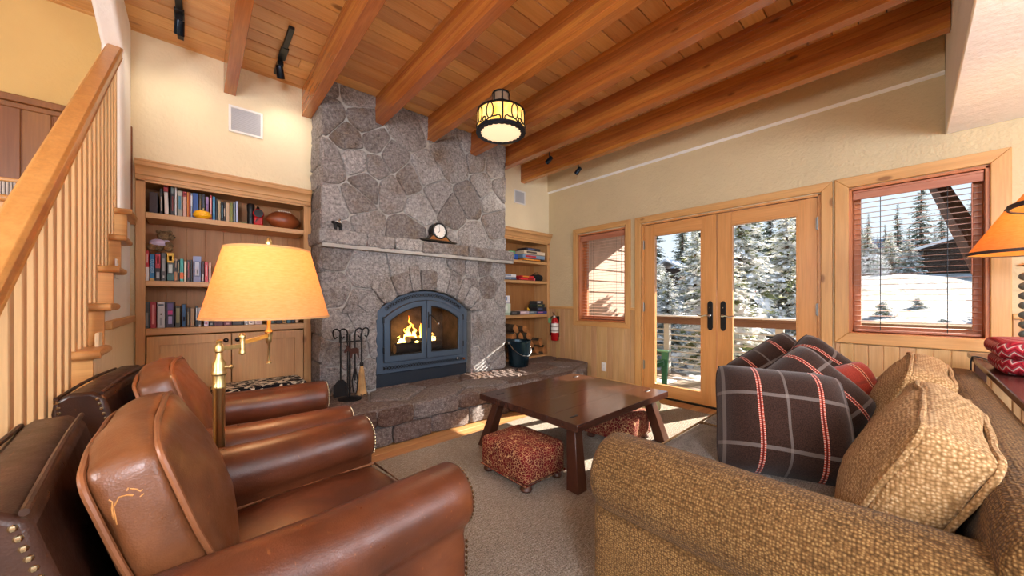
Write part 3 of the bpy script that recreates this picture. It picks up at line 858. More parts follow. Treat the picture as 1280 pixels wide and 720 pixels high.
def log(label, o, a, L, r, cat='log', group=None, seed=0, mats=(M_BARK, M_LOGEND), name='firewood_log', split=True):
    n = 12; vs = []; fs = []
    rr = random.Random(seed)
    for i in range(7):
        for j in range(n):
            q = 2 * PI * j / n
            k = r * (1 + .12 * noise.noise((math.cos(q) * 1.5, math.sin(q) * 1.5, i * .4 + seed * 7)))
            if split and math.cos(q) > .25: k *= .25 / math.cos(q) * 1.05 + .05
            vs.append((-L / 2 + L * i / 6, k * math.cos(q), k * math.sin(q)))
    b = MB()
    for i in range(6):
        for j in range(n):
            q = 2 * PI * (j + .5) / n
            b.f.append([i * n + j, i * n + (j + 1) % n, (i + 1) * n + (j + 1) % n, (i + 1) * n + j]); b.m.append(1 if split and math.cos(q) > .3 else 0); b.t.append(.5); b.sm.append(False)
    b.v = [Vector(v) for v in vs]
    for c in (list(range(n))[::-1], list(range(6 * n, 7 * n))): b.f.append(c); b.m.append(1); b.t.append(.5); b.sm.append(False)
    o_ = b.build(name, list(mats), loc=o, rot=a); tag(o_, label, cat, group); return o_
log('dark burning log lying lowest at the front of the fire grate', (CX - .02, IY + .14, .648), (0, 0, .06), .56, .055, seed=2, group='logs burning in the fireplace')
log('charred log at the back of the fire grate behind the flames', (CX + .06, IY + .27, .648), (.3, 0, -.1), .5, .055, seed=3, group='logs burning in the fireplace')
log('split log crossing on top of the others in the fire', (CX + .03, IY + .2, .735), (2.1, .06, .5), .42, .045, seed=4, group='logs burning in the fireplace')
fm = Mat('flame'); t_ = fm.t; t_.nodes.remove(fm.b)
em = fm.n('Emission', Strength=9.); tc = fm.n('TexCoord'); sx = fm.n('SeparateXYZ'); fm.l(tc.outputs['Object'], sx.inputs[0])
fm.l(fm.ramp(fm.math('MULTIPLY', sx.outputs[2], 3.4), ((.0, 'ffd070'), (.45, 'ffa836'), (1., 'e85c10'))), em.inputs['Color'])
fm.l(em.outputs[0], [n for n in t_.nodes if n.type == 'OUTPUT_MATERIAL'][0].inputs[0])
fi = thing('fire', 'orange log fire burning behind the glass doors of the insert', 'fire', (CX, IY + .2, .69))
for x, y, h, r, sd in ((-.10, 0, .27, .03, 1), (-.15, -.02, .16, .028, 2), (-.19, .02, .09, .024, 3), (.05, -.01, .30, .03, 4), (.10, .02, .15, .03, 5), (.16, -.02, .11, .024, 6), (-.03, .02, .19, .035, 7), (.21, 0, .08, .02, 8), (-.05, -.05, .11, .03, 9)):
    b = MB(); n = 10
    pts = [(x + .035 * noise.noise((i * .5, sd, 1)) * i / 4, y + .03 * noise.noise((i * .5, sd, 7)) * i / 4, -.03 + h * 1.2 * i / n) for i in range(n + 1)]
    rd = [max(.001, r * (1.1 - abs(i / n - .22) * 1.25) * (1 - (i / n) ** 3) * (1 + .25 * noise.noise((i, sd, 3)))) for i in range(n + 1)]
    b.tube(pts, rd, 8); b.build('flame', fm.m, fi)
# ------------------------------------------------------------------ fireplace tools
TX, TY = .985, 3.20
ts = thing('tool_stand', 'black wrought iron fireplace tool stand with a rust brown moose cutout', 'tool stand', (TX, TY, HZ))
b = MB(); b.lathe([(.095, 0), (.095, .012), (.05, .02), (.012, .03)], 24); b.build('base', M_IRON, ts)
b = MB(); b.tube([(0, 0, .02), (0, 0, .56)], .008, 8); b.tube([(-.085, 0, .5), (.085, 0, .5)], .006, 8)
for x in (-.085, -.03, .03, .085): b.tube([(x, 0, .5), (x, -.03, .495), (x, -.036, .51)], .004, 6)
b.build('pole', M_IRON, ts)
M_RUST = plain('rust_brown_metal', '3e1e14', .8, .3, var=.2)
moose = [(-.06, .36), (-.052, .36), (-.045, .40), (-.01, .40), (0, .36), (.01, .36), (.012, .41), (.03, .43), (.05, .41), (.062, .415), (.055, .44), (.04, .455), (.052, .475), (.045, .48), (.035, .468), (.02, .475), (.022, .458), (.005, .447), (-.04, .45), (-.06, .435)]
b = MB(); b.prism([(-u, v) for u, v in moose], XZ, -.05, -.046); b.build('moose_cutout', M_RUST, ts)
def hook(pts_only=False, s=1):
    return [(0, 0, .18)] + [(s * (.03 - .03 * math.cos(a)), 0, .20 + .035 * math.sin(a) + a * .006) for a in [i * PI / 6 for i in range(0, 7)]] + [(s * .055, 0, .185), (s * .042, 0, .165), (s * .026, 0, .18)]
def tool(name, label, x, y, s, kind):
    t = thing(name, label, 'fireplace tool', (TX + x, TY + y, HZ + .05), 0, 'fireplace tools on the stand')
    b = MB(); top = .50
    b.tube([(0, 0, .12), (0, 0, top)] + [(p[0], 0, p[2] - .18 + top) for p in hook(s=s)], .0065, 8); b.tube([(-.008, 0, top - .04), (-.008, 0, top + .02)], .004, 6)
    b.build('handle', M_IRON, t)
    b = MB()
    if kind == 'broom':
        b.lathe([(.012, .24), (.018, .20), (.024, .14), (.032, .06), (.044, .0)], 14, m=0); b.lathe([(.014, .235), (.017, .255), (.012, .27)], 12, m=1)
        for k in range(40):
            a = R.random() * 2 * PI; q = R.random() ** .5; b.tube([(.02 * q * math.cos(a), .02 * q * math.sin(a), .2), (.046 * q * math.cos(a), .046 * q * math.sin(a), -.012)], .0022, 4, 0)
        b.build('bristles', [plain('broom_straw', 'b08a5a', .9, var=.15), M_IRON], t)
    elif kind == 'shovel':
        b.prism([(-.045, .0), (.045, .0), (.05, .10), (.02, .14), (-.02, .14), (-.05, .10)], XZ, -.004, .004); b.bar((-.048, -.008, .0), (-.048, -.008, .11), .004, .02); b.bar((.048, -.008, .0), (.048, -.008, .11), .004, .02); b.build('blade', M_IRON, t, bev=.002)
    elif kind == 'poker':
        b.tube([(0, 0, .13), (0, 0, .03), (0, 0, -.01)], [.0065, .0065, .002], 8); b.tube([(0, 0, .06), (.022, 0, .05), (.034, 0, .075)], [.005, .005, .002], 6); b.build('tip', M_IRON, t)
    else:
        for s2 in (-1, 1): b.tube([(s2 * .004, 0, .22), (s2 * .022, 0, .12), (s2 * .016, 0, .03), (s2 * .004, 0, 0)], .005, 6)
        b.build('jaws', M_IRON, t)
tool('fireplace_shovel', 'black iron ash shovel, leftmost tool on the stand by the chimney', -.085, -.042, -1, 'shovel')
tool('fireplace_poker', 'black iron poker with a curled handle beside the shovel', -.03, -.042, -1, 'poker')
tool('fireplace_tongs', 'black iron log tongs hanging between poker and broom', .03, -.042, 1, 'tongs')
tool('hearth_broom', 'hearth broom with tan straw bristles and a black hooked handle', .085, -.042, 1, 'broom')

# ------------------------------------------------------------------ ash bucket, extinguisher
bk = thing('ash_bucket', 'dark blue metal ash bucket standing on the hearth beside the firewood', 'bucket', (3.135, 3.39, HZ + .004))
M_BUCK = plain('enamelled_metal', '1e3440', .18, .6)
b = MB(); b.lathe([(.122, 0), (.126, .004), (.160, .32), (.166, .325), (.166, .333), (.158, .331), (.154, .318), (.120, .008), (0, .006)], 32); b.build('pail', M_BUCK, bk)
b = MB(); pts = [(.169 * math.cos(a), -.168 * math.sin(a) * .95, .31 - .17 * math.sin(a)) for a in [PI * i / 16 for i in range(17)]]
b.tube(pts, .0038, 8); b.build('bail', M_CHROME, bk)
b = MB(); b.tube(pts[6:11], .008, 10); b.build('grip', M_BLACK, bk)
for s in (-1, 1):
    b = MB(); b.lathe([(.016, 0), (.016, .006), (.006, .012)], 12, M=T(s * .163, 0, .305) @ rot('Y', s * 90)); b.build('ear', M_CHROME, bk)

fe = thing('fire_extinguisher', 'red fire extinguisher with white label hanging on the wood wainscot', 'fire extinguisher', (XW - .085, 3.53, .555))
M_RED = plain('red_enamel', 'b5161c', .25)
b = MB(); b.lathe([(.052, 0), (.058, .008), (.058, .27), (.05, .30), (.028, .325), (.022, .34)], 24); b.build('cylinder', M_RED, fe)
b = MB(); q = [(.0587 * math.cos(a), .0587 * math.sin(a)) for a in [math.radians(130 + 10 * i) for i in range(17)]]
for z0, z1, mi in ((.12, .255, 0), (.20, .225, 1), (.135, .16, 1)):
    vs = [(x * (1 + .006 * mi), y * (1 + .006 * mi), z) for z in (z0, z1) for x, y in q]; n = len(q); b.add(vs, [(i, i + 1, n + i + 1, n + i) for i in range(n - 1)], mi)
b.build('label_sticker', [M_WHITEP, plain('label_grey', 'a9a49a', .6)], fe)
b = MB(); b.lathe([(.022, .34), (.024, .365), (.015, .375)], 14); b.bar((-.0, 0, .375), (-.07, -.02, .392), .016, .008); b.bar((0, 0, .39), (-.075, -.02, .42), .016, .006); b.build('valve_head', M_CHROME, fe)
b = MB(); b.tube([(0, .02, .36), (-.02, .055, .35), (-.02, .07, .28), (-.02, .068, .14), (-.02, .066, .10)], .009, 8); b.tube([(-.02, .066, .14), (-.02, .066, .07)], [.011, .014], 8); b.build('hose', M_BLACK, fe)
b = MB(); b.lathe([(.016, 0), (.016, .012)], 14, M=T(-.02, -.01, .355) @ rot('Y', -90)); b.build('gauge', M_WHITEP, fe)
b = MB(); b.prism([(.01, .26), (.075, .26), (.075, .33), (.03, .345)], lambda u, v, d: (d, u, v), -.066, -.064); b.build('inspection_tag', plain('green_tag', '6fb27e', .6), fe)
b = MB(); b.box(.05, .068, -.03, .03, .05, .36); b.build('wall_bracket', M_BLACK, fe)

# ------------------------------------------------------------------ on the mantel
ck = thing('mantel_clock', 'dark tambour mantel clock with round white dial on the stone mantel', 'clock', (1.925, YF - .045, 1.772))
M_CKB = plain('black_lacquer', '17130f', .3)
M_CKW = wood('clock_walnut', '8a5528', 'a46a36', 'X', 2., .3, 0)
b = MB(); b.box(-.215, .215, -.04, .042, 0, .014); b.build('base', M_CKB, ck, bev=.004)
prof = [(-.19, .014)] + [(-.19 + .10 * i / 8, .014 + .055 * (i / 8) ** 2) for i in range(1, 9)] + [(.095 * math.cos(a), .108 + .095 * math.sin(a)) for a in [PI * (1.03 - .0 - 1.06 * i / 20) for i in range(21)]] + [(.19 - .10 * (8 - i) / 8 + 0, .014 + .055 * ((8 - i) / 8) ** 2) if False else (.09 + .10 * i / 8, .014 + .055 * (1 - i / 8) ** 2) for i in range(0, 8)] + [(.19, .014)]
b = MB(); b.prism(prof, XZ, -.03, .04); b.build('case', M_CKB, ck, bev=.003)
b = MB(); b.prism([(-.12, .018), (.12, .018), (.085, .05), (.05, .08), (-.05, .08), (-.085, .05)], XZ, -.033, -.029); b.build('front_inlay', M_CKW, ck)
b = MB(); b.lathe([(.082, 0), (.086, .012), (.07, .016), (.07, .004)], 32, M=T(0, -.028, .113) @ rot('X', 90), cap=False); b.build('bezel', M_BLACK, ck)
dl = MB(); dl.lathe([(.072, .002), (.072, .006), (0, .0065)], 32, M=T(0, -.028, .113) @ rot('X', 90)); dl = dl.build('dial', plain('dial_white', 'eceae4', .4), ck)
b = MB()
for i in range(12):
    a = PI * i / 6; b.bar((.056 * math.sin(a), -.0345, .113 + .056 * math.cos(a)), (.066 * math.sin(a), -.0345, .113 + .066 * math.cos(a)), .003, .001, 0, up=(0, 1, 0))
b.build('hour_marks', M_BLACK, dl)
for nm, a, L, w in (('minute_hand', -.15, .05, .003), ('hour_hand', 3.9, .034, .0045)):
    b = MB(); b.bar((0, -.0365, .113), (L * math.sin(a), -.0365, .113 + L * math.cos(a)), w, .0015, 0, up=(0, 1, 0)); b.build(nm, M_BLACK, ck)
fg = thing('animal_figurine', 'small dark metal animal figurine with a silver back on the left end of the mantel', 'figurine', (.93, YF - .05, 1.768), .3)
b = MB()
b.ball((0, 0, .05), .03, 12, 0, (1.25, .6, .75)); b.ball((-.042, 0, .062), .016, 10, 0, (1.4, .8, .9)); b.tube([(-.03, 0, .055), (-.042, 0, .066)], [.016, .012], 8)
for x in (-.024, .024):
    for y in (-.01, .01): b.tube([(x, y, .04), (x, y, 0)], [.008, .006], 6)
b.build('body', M_IRON, fg)
b = MB(); b.ball((.012, 0, .072), .02, 10, 0, (1.1, .7, .9)); b.ball((.016, 0, .092), .012, 8); b.build('silver_back', M_CHROME, fg)
# ------------------------------------------------------------------ bookcases
def crown(name, x0, x1, zt, parent, o, ends):
    """stepped crown moulding along x, projecting towards the room"""
    sec = [(0, 0), (-.012, 0), (-.012, .028), (-.022, .034), (-.03, .07), (-.048, .092), (-.062, .098), (-.062, .128), (-.068, .132), (-.068, .145), (.01, .145), (.01, 0)]
    b = MB(); b.prism([(YB - .020 + u * .9 - o[1], zt - .132 + v * .91 - o[2]) for u, v in sec], YZ, x0 - ends[0] - o[0], x1 + ends[1] - o[0]); return b.build(name, M_CASEX, parent, bev=.002)
BL = thing('bookcase', 'wide knotty pine built-in bookcase with cupboard doors left of the chimney', 'bookcase', (.24, YB, 0)); o = (.24, YB, 0)
def bx(par, o, name, x0, x1, y0, y1, z0, z1, mat, bev=.003):
    b = MB(); b.box(x0 - o[0], x1 - o[0], y0 - o[1], y1 - o[1], z0 - o[2], z1 - o[2]); return b.build(name, mat, par, bev=bev)
fy = YB - .022; D = YB + .30
bx(BL, o, 'side_panel', -.328, -.30, fy + .02, D, 0, 2.1, M_CASEZ); bx(BL, o, 'side_panel', .765, .798, fy + .02, D, 0, 2.1, M_CASEZ)
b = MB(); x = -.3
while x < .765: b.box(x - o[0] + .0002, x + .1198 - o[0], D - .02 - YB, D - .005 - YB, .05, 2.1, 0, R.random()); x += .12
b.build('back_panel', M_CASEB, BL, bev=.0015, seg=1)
bx(BL, o, 'face_stile', -.328, -.277, fy, fy + .02, 0, 2.03, M_CASEZ); bx(BL, o, 'face_stile', .739, .800, fy, fy + .02, 0, 2.03, M_CASEZ)
bx(BL, o, 'top_rail', -.328, .80, fy, fy + .02, 2.015, 2.09, M_CASEX); bx(BL, o, 'top_panel', -.3, .765, fy + .02, D, 2.035, 2.06, M_CASEX)
for z0, z1 in ((1.757, 1.798), (1.258, 1.297)): bx(BL, o, 'shelf', -.277, .739, fy + .003, D - .02, z0, z1, M_CASEX)
bx(BL, o, 'counter_shelf', -.277, .739, fy - .004, D - .02, .893, .943, M_CASEX)
crown('crown_moulding', -.328, .795, 2.165, BL, o, (0, 0))
bx(BL, o, 'plinth', -.277, .739, fy + .006, fy + .024, 0, .10, M_CASEX)
M_PULL = plain('dark_pewter', '4a4a4c', .25, 1.)
for x0, x1, s in ((-.270, .213, 1), (.219, .732, -1)):
    z0, z1 = .11, .884; w = .068
    b = MB(); P4 = lambda x, z: (x - o[0], z)
    b.ring([P4(x0, z0), P4(x1, z0), P4(x1, z1), P4(x0, z1)], [P4(x0 + w, z0 + w), P4(x1 - w, z0 + w), P4(x1 - w, z1 - w), P4(x0 + w, z1 - w)], XZ, fy - YB - .016, fy - YB + .006)
    d = b.build('door', M_CASEZ, BL, bev=.003)
    b = MB(); b.box(x0 + w - .004 - o[0], x1 - w + .004 - o[0], fy - YB - .006, fy - YB, z0 + w - .004, z1 - w + .004); b.build('inset_panel', M_CASEB if False else M_CASEZ, d)
    kx = (x1 - .034) if s > 0 else (x0 + .034)
    b = MB(); b.lathe([(.008, 0), (.007, .012), (.016, .018), (.017, .026), (.01, .032), (0, .033)], 16, M=T(kx - o[0], fy - YB - .016, .83) @ rot('X', 90)); b.build('knob', M_PULL, d)

BR = thing('display_bookcase', 'narrow pine built-in bookcase of games over a firewood bay right of the chimney', 'bookcase', (3.5, YB, HZ)); o = (3.5, YB, HZ)
bx(BR, o, 'side_panel', 2.945, 2.97, fy + .02, D, HZ, 2.1, M_CASEZ); bx(BR, o, 'side_panel', 4.06, 4.085, fy + .02, D, HZ, 2.1, M_CASEZ)
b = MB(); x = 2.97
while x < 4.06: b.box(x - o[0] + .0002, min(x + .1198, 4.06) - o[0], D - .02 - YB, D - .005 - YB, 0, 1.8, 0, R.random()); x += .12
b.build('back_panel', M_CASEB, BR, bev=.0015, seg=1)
bx(BR, o, 'face_stile', 2.945, 2.99, fy, fy + .02, HZ + .002, 2.03, M_CASEZ); bx(BR, o, 'face_stile', 4.036, 4.085, fy, fy + .02, HZ + .002, 2.03, M_CASEZ)
bx(BR, o, 'top_rail', 2.945, 4.085, fy, fy + .02, 2.005, 2.09, M_CASEX); bx(BR, o, 'top_panel', 2.97, 4.06, fy + .02, D, 2.02, 2.05, M_CASEX)
for z0, z1 in ((1.695, 1.732), (1.402, 1.442), (.90, .947)): bx(BR, o, 'shelf', 2.99, 4.036, fy + .003, D - .02, z0, z1, M_CASEX)
bx(BR, o, 'bay_floor', 2.97, 4.06, fy + .01, D - .02, HZ + .002, HZ + .03, M_CASEX)
crown('crown_moulding', 2.94, 4.088, 2.165, BR, o, (0, .0))

# ------------------------------------------------------------------ books
_bm = {}
def bmat(c):
    if c not in _bm: _bm[c] = plain('cover_' + c, c, .45)
    return _bm[c]
def text(s, size, mat, parent, M, ext=.0003):
    cu = bpy.data.curves.new('lettering', 'FONT'); cu.body = s; cu.size = size; cu.align_x = 'CENTER'; cu.align_y = 'CENTER'; cu.extrude = ext
    tmp = bpy.data.objects.new('lettering', cu); C.objects.link(tmp)
    dg = bpy.context.evaluated_depsgraph_get(); me = bpy.data.meshes.new_from_object(tmp.evaluated_get(dg)); bpy.data.objects.remove(tmp)
    me.transform(M); me.materials.clear(); me.materials.append(mat)
    q = bpy.data.objects.new('spine_lettering', me); C.objects.link(q); q.parent = parent; return q
def book(label, x, z, w, h, c, bands=(), d=.15, y=None, lean=0., group='books', txt=None):
    """upright book, spine to the room; bands = ((from, to, colour, inset), ...) as fractions of the spine height"""
    b = MB(); y0 = 0
    b.box(-w / 2, w / 2, 0, .003, 0, h, 0); b.box(-w / 2, -w / 2 + .0025, 0, d, 0, h, 0); b.box(w / 2 - .0025, w / 2, 0, d, 0, h, 0)
    b.box(-w / 2 + .0025, w / 2 - .0025, .003, d - .004, .003, h - .004, 1)
    mats = [bmat(c), M_PAPER]
    for q in bands:
        z0, z1, cc = q[:3]; ins = q[3] if len(q) > 3 else 0.
        mats.append(bmat(cc)); b.box(-w / 2 * (1 - ins), w / 2 * (1 - ins), -.0008, .001, h * z0, h * z1, len(mats) - 1)
    ob = b.build('book', mats, bev=.0012, seg=1, loc=(x, (YB + .045 if y is None else y), z), rot=(0, lean, 0))
    tag(ob, label, 'book', group)
    if txt: text(txt[0], txt[1], bmat(txt[2]), ob, Matrix(((0, 1, 0, 0), (0, 0, -1, -.0012), (-1, 0, 0, h * txt[3]), (0, 0, 0, 1))))
    return ob
def xp(u, z, y=YB + .03):                                    # plan position of an upright seen at picture column u (measuring aid)
    a = (u - 640) / 443.06; sn, cs = math.sin(math.radians(41.703)), math.cos(math.radians(41.703))
    return y * (sn + cs * a) / (cs - sn * a)
def shelf_row(rows, z, group):
    for label, u0, u1, h, c, bands, *rest in rows:
        xa, xb = xp(u0, z), xp(u1, z); kw = rest[0] if rest else {}
        book(label, (xa + xb) / 2, z + .0005, max(.009, xb - xa - .0015), h, c, bands, group=group, **kw)
g1 = 'books on the upper bookcase shelf'
shelf_row([
 ('very dark maroon pair-width book in the shadow at the far left of the upper shelf', 186, 197, .165, '2e1418', ()),
 ('slim black book with pale spine title beside the dark maroon one on the upper shelf', 199.5, 203.5, .20, '1c1a1c', ((.15, .7, 'a8a49c', .5),)),
 ('tall red, white and black book leaning slightly on the upper shelf', 205.5, 211.5, .255, '2a2426', ((.72, .98, 'b32a2a'), (.06, .7, 'd8d4d0', .15), (.84, .92, 'f0f0f0', .2)), {'lean': -.03}),
 ('tall black book with red spine lettering on the upper shelf', 213, 218, .26, '16181a', ((.68, .92, '6f7a78', .2), (.15, .6, '7a2a22', .6))),
 ('thin white-spined book next to the tall black one on the upper shelf', 218.3, 221, .25, 'dedede', ()),
 ('grey-beige book with blue spine lettering on the upper shelf', 221.3, 228, .205, '9a9688', ((.3, .8, '3d7f9a', .5), (.82, .97, 'b9b4a4'))),
 ('pink-cream paperback with a red top on the upper shelf', 228.3, 233.5, .205, 'd8a894', ((.8, 1, 'a82c2c'), (.86, .93, 'efe6dc', .4))),
 ('bright orange narrow book on the upper shelf', 233.7, 236, .205, 'e88a2c', ()),
 ('deep red-orange narrow book on the upper shelf', 236.2, 238, .205, 'b8431e', ()),
 ('pale blue and white narrow book on the upper shelf', 238.2, 240.6, .20, 'a8bcd2', ((.5, .9, 'e4e8ee'),)),
 ('wide royal blue book on the upper shelf behind the yellow gourd', 240.8, 248.2, .205, '1f4f9c', ()),
 ('dark olive book right of the wide blue one on the upper shelf', 248.6, 252, .205, '3c3422', ((.3, .8, '6a5c3c', .4),)),
 ('black and navy book with a white foot band behind the gourd', 252.2, 256.6, .205, '1c2230', ((.1, .3, 'd8dce0'), (.5, .9, '3a4660', .5))),
 ('lilac paperback on the upper shelf', 257, 261, .19, 'a88cc0', ((.2, .7, '8468a0', .4),)),
 ('red book with pale spine title right of the gourd on the upper shelf', 262, 265.3, .205, 'c23a44', ((.2, .9, 'e6c8c8', .6),)),
 ('mid blue book beside the red one on the upper shelf', 265.6, 269.2, .2, '2f86bc', ((.3, .8, '7cc0dc', .5),)),
 ('thin black book between blue and beige ones on the upper shelf', 269.4, 272, .185, '20242a', ()),
 ('beige paperback in the right half of the upper shelf', 272.3, 276, .175, 'b8a886', ()),
 ('black book with light blue title on the upper shelf', 276.3, 279.2, .165, '222c34', ((.2, .85, '74a8bc', .5),)),
 ('thin dark brown book with white mark on the upper shelf', 279.5, 282, .165, '3a2a26', ((.3, .7, 'c4b8a8', .5),)),
 ('cream paperback in the right half of the upper shelf', 282.3, 287, .165, 'c8aa88', ()),
 ('moss green book on the upper shelf', 287.3, 291.4, .17, '7a8238', ()),
 ('slim grey-blue book beside the moss green one', 291.7, 294.3, .175, '7c8c98', ()),
 ('pale blue book at the right end of the row on the upper shelf', 294.6, 298, .19, '8aa0cc', ((.1, .95, 'b8c8e6', .3),)),
], 1.798, g1)
b = MB(); b.box(-.05, .05, 0, .14, 0, .025, 0); b.box(-.048, .052, .002, .138, .003, .022, 1)
tag(b.build('book', [bmat('6a6a2c'), M_PAPER], loc=(xp(302, 0) , YB + .06, 1.7985)), 'flat olive green book lying beside the black flashlight', 'book', g1)
g2 = 'books on the middle bookcase shelf'
shelf_row([
 ('red and white book under the teddy bear at the far left', 181.4, 186.2, .225, 'c8202c', ((0, .45, 'e8e4e4'), (.6, .9, 'e8c0c0', .6))),
 ('bright blue hardback with yellow foot on the middle shelf', 186.6, 193.2, .20, '1a78b4', ((0, .1, 'c8a860'),), {'txt': ('OUTSIDER', .022, 'bcd8e8', .55)}),
 ('red-topped black hardback on the middle shelf', 193.7, 200.6, .215, '1c1c22', ((.45, .95, 'b42432'), (.6, .85, 'd88890', .6), (.1, .32, 'a8acb4', .4))),
 ('charcoal grey thick hardback on the middle shelf', 201, 207.6, .215, '4e4e50', ((.35, .8, 'a4a4a6', .55), (.12, .2, 'c4c4c4', .7))),
 ('thick hardback with a bright yellow top on the middle shelf', 208.6, 217.2, .218, '2c3a38', ((.66, 1, 'e6b422'), (.72, .9, 'f6e0a0', .5), (.3, .6, 'c8d4d0', .4), (.04, .25, '3c6a6a'))),
 ('black and tan paperback on the middle shelf', 217.5, 222, .178, '2a2420', ((.05, .42, 'a8794e'), (.6, .9, '8c7a6c', .5), (.9, 1, 'b09070'))),
 ('thin black book with a pale title on the middle shelf', 222.3, 224.3, .17, '24282a', ((.4, .9, 'a49c80', .4),)),
 ('teal book with an orange block on its spine', 224.6, 229.6, .178, '3aa8a0', ((.12, .4, 'e06a24'),)),
 ('cream white paperback beside the teal book', 229.9, 233.2, .16, 'e8dcc8', ()),
 ('dark brown and red paperback on the middle shelf', 233.5, 237.6, .172, '3c2c2c', ((.2, .9, '8e4448', .5),)),
 ('black hardback left of the silver-blue thick one', 238, 240.6, .175, '24262a', ()),
 ('thick silver-blue hardback with a large pale title', 241, 251.6, .205, '6a7496', ((.25, .78, 'ccd2e2', .5), (.8, 1, '8c9cc8'), (.0, .2, '8890b4', .2), (.3, .5, '32384a', .85))),
 ('dark plum book with a white foot label', 252, 255.4, .168, '40202c', ((.05, .4, 'd0cccc', .5),)),
 ('coral red paperback near the lampshade on the middle shelf', 255.7, 260.4, .165, 'd8505c', ((.3, .85, 'f0b0ac', .6),)),
 ('pale peach paperback touching the lampshade edge on the middle shelf', 260.7, 264.2, .16, 'e0b49c', ()),
], 1.297, g2)
g3 = 'books on the lower bookcase shelf'
rows = [
 ('wide charcoal book at the far left of the lower shelf', 179.6, 187, .195, '4a5256', ((.1, .6, '8a9294', .5),)),
 ('rose red hardback second on the lower shelf', 187.4, 195.2, .195, 'b23c48', ((.15, .9, 'dc9ca0', .6),)),
 ('wide pale blue-white hardback on the lower shelf', 196, 206.2, .195, 'c2ccd8', ((.84, .92, '5a6a80', .3), (.5, .56, '20242c', .8), (.1, .4, '98a4b4', .7))),
 ('dark purple hardback with a pink disc on its spine', 207, 218.2, .195, '2c2240', ((.5, .66, 'c83c8c', .45), (.14, .44, 'a098c8', .55), (.7, .95, '5c4e88', .4))),
 ('olive and black paperback on the lower shelf', 219, 225.6, .165, '38382c', ((.2, .9, '8c8a62', .3),)),
 ('black book with a blue stripe on the lower shelf', 226.6, 233, .18, '14202c', ((.02, .96, '1c5080', .4), (.25, .45, '5c2038', .5))),
 ('slim brown book beside the blue striped one', 233.4, 237, .148, '44382c', ((.1, .8, '8c7a5c', .4),)),
 ('tan brown gilt-lettered paperback on the lower shelf', 237.4, 243.6, .15, '6a5036', ((.05, .95, 'a0845c', .4),)),
 ('black and white book half behind the lampshade on the lower shelf', 244, 247.4, .165, '22262c', ((.3, .9, 'c8ccd0', .5),)),
 ('white-footed book under the left rim of the lampshade', 247.8, 251.6, .15, 'c4c4c4', ((.1, .3, '303436', .3),)),
 ('book with a pale lilac foot under the lampshade rim', 255, 261, .15, 'd0c4d0', ((.1, .2, '9c6c84', .4),)),
 ('black-spined book lower shelf beneath the lampshade', 261.5, 267, .16, '26262a', ((.06, .14, 'a8a8a8', .5),)),
 ('dark crimson thick book beneath the lampshade', 267.4, 279, .16, '521c2c', ()),
 ('maroon book beneath the lampshade', 279.4, 290, .16, '6a2434', ((.05, .13, 'c8a0a0', .6),)),
 ('black book beneath the lampshade centre', 290.4, 305, .165, '1e2024', ((.05, .12, '58504c', .5),)),
 ('white paperback with a dark mark right of the black ones below the lampshade', 305.5, 310, .15, 'dcdcdc', ((.06, .14, '444444', .5),)),
 ('cream white book in front of the lamp stem side of the lower shelf', 310.5, 318, .155, 'e4dcd4', ((.08, .16, '6c6c70', .6),)),
 ('pale pink-white book just left of the brass lamp stem', 318.5, 328, .16, 'd8c4c0', ((.08, .14, 'a07478', .5),)),
 ('dark green book right of the brass lamp stem', 335.5, 345, .16, '1c3430', ((.06, .14, '80a098', .6),)),
 ('black book right of the dark green one', 345.4, 353, .165, '202226', ()),
 ('tan book with a gold square on the lower shelf', 353.4, 358.4, .155, 'c09a58', ((.06, .16, '6a4a24', .5),)),
 ('teal blue book on the right of the lower shelf', 359, 364, .15, '2a6c84', ()),
 ('navy black book on the right of the lower shelf', 364.4, 369, .155, '1c2634', ()),
 ('beige book at the right end of the lower shelf', 369.5, 373.6, .15, 'cbb294', ()),
]
shelf_row(rows, .943, g3)

# other things on the left bookcase
gd = thing('gourd', 'yellow gourd standing before the books on the upper shelf', 'gourd', (xp(253, 0, YB - .0) + .0, YB + .02, 1.7985))
b = MB(); b.lathe([(0, .002), (.03, .0), (.055, .02), (.058, .035), (.045, .058), (.02, .068), (0, .07)], 20); b.build('flesh', plain('gourd_yellow', 'ffc01c', .35), gd)
b = MB(); b.tube([(0, 0, .066), (.004, 0, .08), (.01, 0, .088)], [.008, .006, .005], 8); b.build('stem', plain('gourd_stem', 'b0a070', .8), gd)
tb = thing('teddy_bear', 'small brown teddy bear in a lilac and white shirt lying on top of the books', 'soft toy', (-.215, YB + .10, 1.297 + .226))
M_FUR = Mat('bear_fur', 1.); v = M_FUR.coords(); q = M_FUR.noise(v, 90, 3, .7); M_FUR.color(M_FUR.ramp(q, ((.3, '5c4630'), (.7, 'a08660')))); M_FUR.bump(q, 1., .01); M_FUR = M_FUR.m
b = MB(); b.ball((.0, -.02, .045), .045, 16, 0, (1.1, .9, .95)); b.ball((.055, -.05, .025), .028, 12); b.ball((-.035, -.06, .024), .026, 12)
b.tube([(.03, -.02, .07), (.06, -.05, .06), (.07, -.06, .04)], [.022, .02, .018], 10)
b.ball((.035, -.02, .122), .042, 16, 0, (1.1, .95, .95)); b.ball((.072, -.04, .112), .02, 12); b.ball((.0, .0, .155), .016, 10); b.ball((.062, .0, .155), .016, 10)
b.build('body', M_FUR, tb)
b = MB(); b.ball((.002, -.022, .062), .048, 16, 0, (1.12, .95, .72)); b.ball((.045, -.03, .065), .028, 12); b.build('shirt', Mat('lilac_cloth', .9, 'cfc4e2').m, tb)
b = MB(); b.ball((.091, -.046, .114), .007, 8); b.ball((.066, -.058, .13), .005, 8); b.ball((.085, -.02, .132), .005, 8); b.build('nose_and_eyes', M_BLACK, tb)
